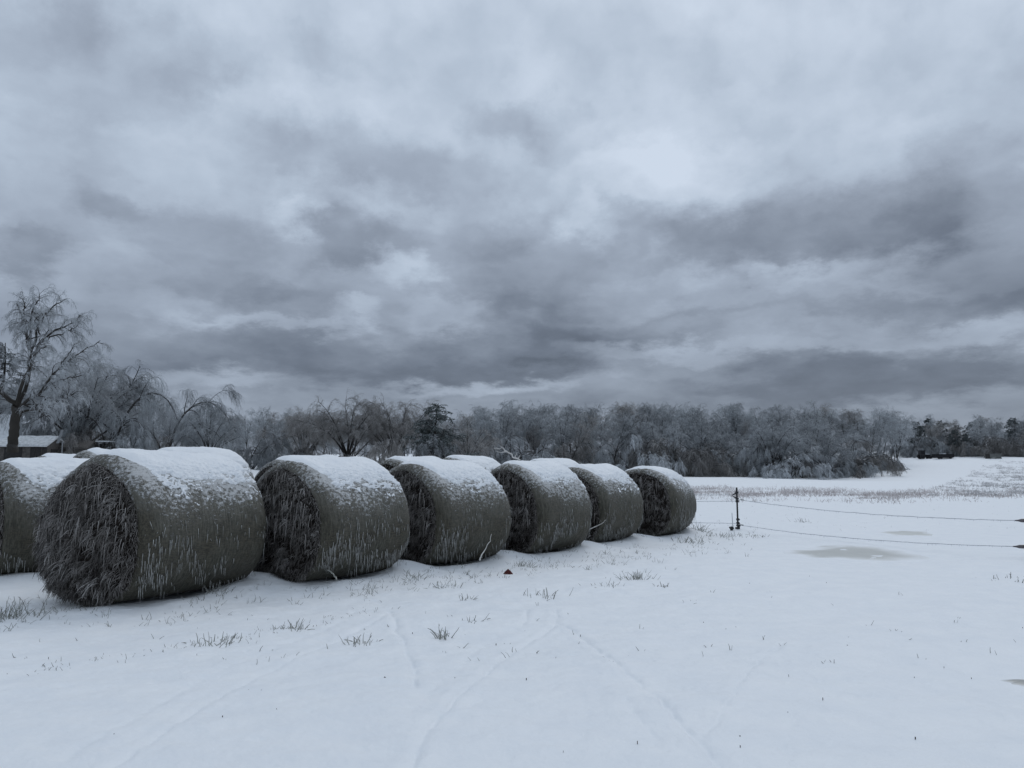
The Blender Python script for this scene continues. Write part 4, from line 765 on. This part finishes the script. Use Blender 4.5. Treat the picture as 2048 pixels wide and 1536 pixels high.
NEAR = [('vase', 2, 150, 80, 690, 'broad iced tree spreading beside the old broken tree', 'pale', 0.3, 1.25), ('weep', 0, 185, 90, 690, 'tall drooping tree draped in ice behind the broad iced tree', 'ice', 0.3, 1.15), ('weep', 1, 212, 84, 712, 'rounded weeping tree with a drooping crown next to the tall weeping one', 'ice', 1.0, 1.1), ('weep', 2, 108, 86, 735, 'grey weeping tree behind the shed roof', 'ice', 2.0, 1.1),
        ('cedar', 0, 0, 90, 680, 'bluish frosted evergreen behind the white house at the photo edge', 'ice', 0, 1.3), ('arch', 0, 218, 78, 742, 'ice bent tree arching over in a long bow', 'ice', 0.0, .72), ('arch', 1, 333, 80, 757, 'forked tree with iced branches bending over on both sides', 'ice', 0.5, .95),
        ('vase', 1, 420, 80, 800, 'small iced tree with upright fork at the end of the bent trees', 'ice', 1.0, 1.0), ('weep', 1, 265, 92, 800, 'low weeping tree in the gap behind the bowed tree', 'ice', 3.0, 1.2), ('bush', 0, 345, 76, 868, 'dark brushy shrub at the foot of the forked tree', 'brown', 0, .7), ('bush', 1, 430, 76, 872, 'frosted shrub spraying out at the foot of the small iced tree', 'pale', 1, .8),
        ('tall', 4, 495, 122, 820, 'grey bare tree filling the dip before the thin upright tree', 'ice', 1, 1.2), ('tall', 1, 535, 118, 806, 'thin upright tree standing up from the grey wood behind the bales', 'ice', 0, .8), ('tall', 3, 563, 120, 812, 'slender tree just beside the thin upright one', 'ice', 2, .8), ('vase', 0, 612, 104, 812, 'brown rounded tree leaning out from the two big spreading trees', 'brown', 2.2, 1.1), ('vase', 2, 692, 100, 776, 'largest spreading tree with a high domed crown above the bales', 'brown', .6, 1.05),
        ('vase', 0, 790, 102, 789, 'fan shaped tree with rising dark limbs beside the domed tree', 'brown', 4.0, .95), ('cedar', 1, 868, 96, 806, 'ivy dark evergreen with ragged frosted sides amid bare trees', 'cedar', 1, 1.9), ('vase', 1, 935, 110, 818, 'small bare tree at the side of the dark evergreen', 'brown', 3, .9), ('bush', 2, 905, 92, 868, 'pale frosted bush at the foot of the dark evergreen', 'ice', 0, 1.), ('bush', 3, 800, 95, 880, 'brown bush under the fan shaped tree', 'brown', 0, 1.2), ('bush', 0, 640, 95, 872, 'brown bush under the domed tree', 'brown', 0, 1.3),
        ('bush', 1, 560, 98, 868, 'grey bush below the thin upright tree', 'ice', 2, 1.3), ('bush', 2, 500, 95, 858, 'grey bush between the small iced tree and the thin upright tree', 'ice', 4, 1.3), ('bush', 3, 180, 77, 850, 'tangled frosted bush over the board shack', 'brown', 4, 1.), ('bush', 2, 255, 76, 862, 'iced bush past the lean-to', 'ice', 3, 1.)]
for (k, i, px, d, top, lab, m, rz, wide) in NEAR: tree(k, i, px, d, top, lab, 'trees behind the hay bales', m, rz, wide)
# frosted bushes and trees along the wood edge beyond the field
EDGE = [(1010, 872, 'ice', 'grey bush behind the bale with the forked twig'), (1060, 868, 'pale', 'pale frosted bush rising behind the twig bale'), (1130, 878, 'brown', 'brown bush peeping over the fourth front bale'), (1200, 872, 'ice', 'grey bush above the fifth front bale'), (1275, 868, 'pale', 'pale rounded bush above the last front bale'), (1340, 872, 'brown', 'tan frosted bush beside the last front bale'),
        (1420, 858, 'ice', 'large grey frosted bush where the snow field begins'), (1385, 885, 'brown', 'brownish low bush between the tan bush and the large grey one'), (1500, 878, 'pale', 'pale bush at the hollow of the snow field'), (1545, 848, 'ice', 'broad frosted bush above the hollow'), (1600, 862, 'pale', 'pale drooping bush at the middle of the field edge'), (1650, 866, 'ice', 'grey bush right behind the thick dark post'), (1700, 880, 'brown', 'dark bush at the corner of the wood'), (1735, 868, 'ice', 'drooping iced bush at the outermost corner of the wood'), (1765, 900, 'pale', 'low pale bush trailing onto the snow at the corner of the wood'),
        (1532, 886, 'ice', 'middling grey bush in the shade beside the broad frosted one'), (1470, 905, 'ice', 'low bush behind the dark log'), (1575, 905, 'pale', 'small pale bush under the broad frosted one'), (1680, 915, 'ice', 'small grey bush past the thick dark post')]
ex = [900, 1250, 1400, 1470, 1520, 1570, 1650, 1700, 1750, 1785, 1805, 1830, 2100]; ey = [950, 953, 953, 948, 954, 957, 957, 952, 945, 934, 917, 913, 912.5]
def edge_d(px): return float(at1(px, float(np.interp(px, ex, ey)))[1])
KINDS = {3: 'weep', 6: 'vase', 9: 'vase', 10: 'weep', 11: 'vase', 13: 'weep', 8: 'weep'}
for k, (px, top, m, lab) in enumerate(EDGE): tree(KINDS.get(k, 'bush'), k, px, edge_d(px) + 1.5, top, lab, 'frosted bushes along the wood edge', m, None, 1.25 if top < 890 else 1.5)
# the wood: every tree its own object
rw = random.Random(12); tx = [280, 480, 900, 930, 980, 1040, 1100, 1200, 1280, 1330, 1420, 1600, 1700, 1760, 1800, 1900, 1980, 2060, 2200]; ty = [800, 826, 826, 818, 806, 800, 806, 804, 797, 806, 807, 804, 806, 812, 820, 828, 827, 824, 824]
nx_ = 0
for row, (dd, lift) in enumerate(((3, 40), (10, 22), (18, 8), (28, 0), (42, 2))):
    px = 285 + rw.uniform(0, 30)
    while px < 2090:
        d = (edge_d(px) if px > 950 else 150. - .0 * px) + dd + rw.uniform(-3, 3); top = float(np.interp(px, tx, ty)) + lift * rw.uniform(.4, 1.6) + rw.uniform(-6, 7)
        far = px > 1790
        if far: top = max(top, 819 + rw.uniform(0, 12))
        reg = 'far' if far else ('mid' if px > 950 else 'back')
        lab, grp = {'far': ('bare grey tree in the low wood behind the trailer and the slatted bin', 'trees of the low wood behind the trailer'), 'mid': ('tall ice coated bare tree in the dense wood beyond the snow field', 'trees of the dense wood'), 'back': ('grey bare tree in the hazy wood far behind the bales', 'trees far behind the bales')}[reg]
        if far and rw.random() < .22:
            tree('cedar', rw.randrange(2), px, d, top + rw.uniform(6, 26), 'dark evergreen among the bare trees of the low wood behind the trailer', 'dark evergreens of the low wood', 'dark', None, 1.3, rw)
        else: tree('tall', rw.randrange(6), px, d, top, lab, grp, rw.choice(['ice', 'ice', 'pale', 'ice', 'ice', 'brown']), None, rw.uniform(.95, 1.3), rw)
        px += rw.uniform(30, 50) * (.8 if far else 1); nx_ += 1
for k in range(24):
    px = 1822 + k * 10.5 + rw.uniform(-4, 4); tree('bush', rw.randrange(4), px, edge_d(px) + rw.uniform(.5, 4), 884 + rw.uniform(-14, 14), 'low frosted brush along the foot of the low wood behind the trailer', 'brush at the foot of the low wood', rw.choice(['ice', 'brown', 'ice']), None, 1.3, rw)
for k in range(22):
    px = 960 + k * 37 + rw.uniform(-10, 10); tree('bush', rw.randrange(4), px, edge_d(px) + rw.uniform(6, 14), 895 + rw.uniform(-20, 14), 'shaded underbrush inside the dense wood beyond the snow field', 'underbrush inside the dense wood', rw.choice(['ice', 'brown']), None, 1.4, rw)
print('wood trees', nx_, [(p, round(edge_d(p), 1)) for p in (960, 1250, 1400, 1570, 1650, 1750, 1790, 1850, 2000)], m0, m1, m2)
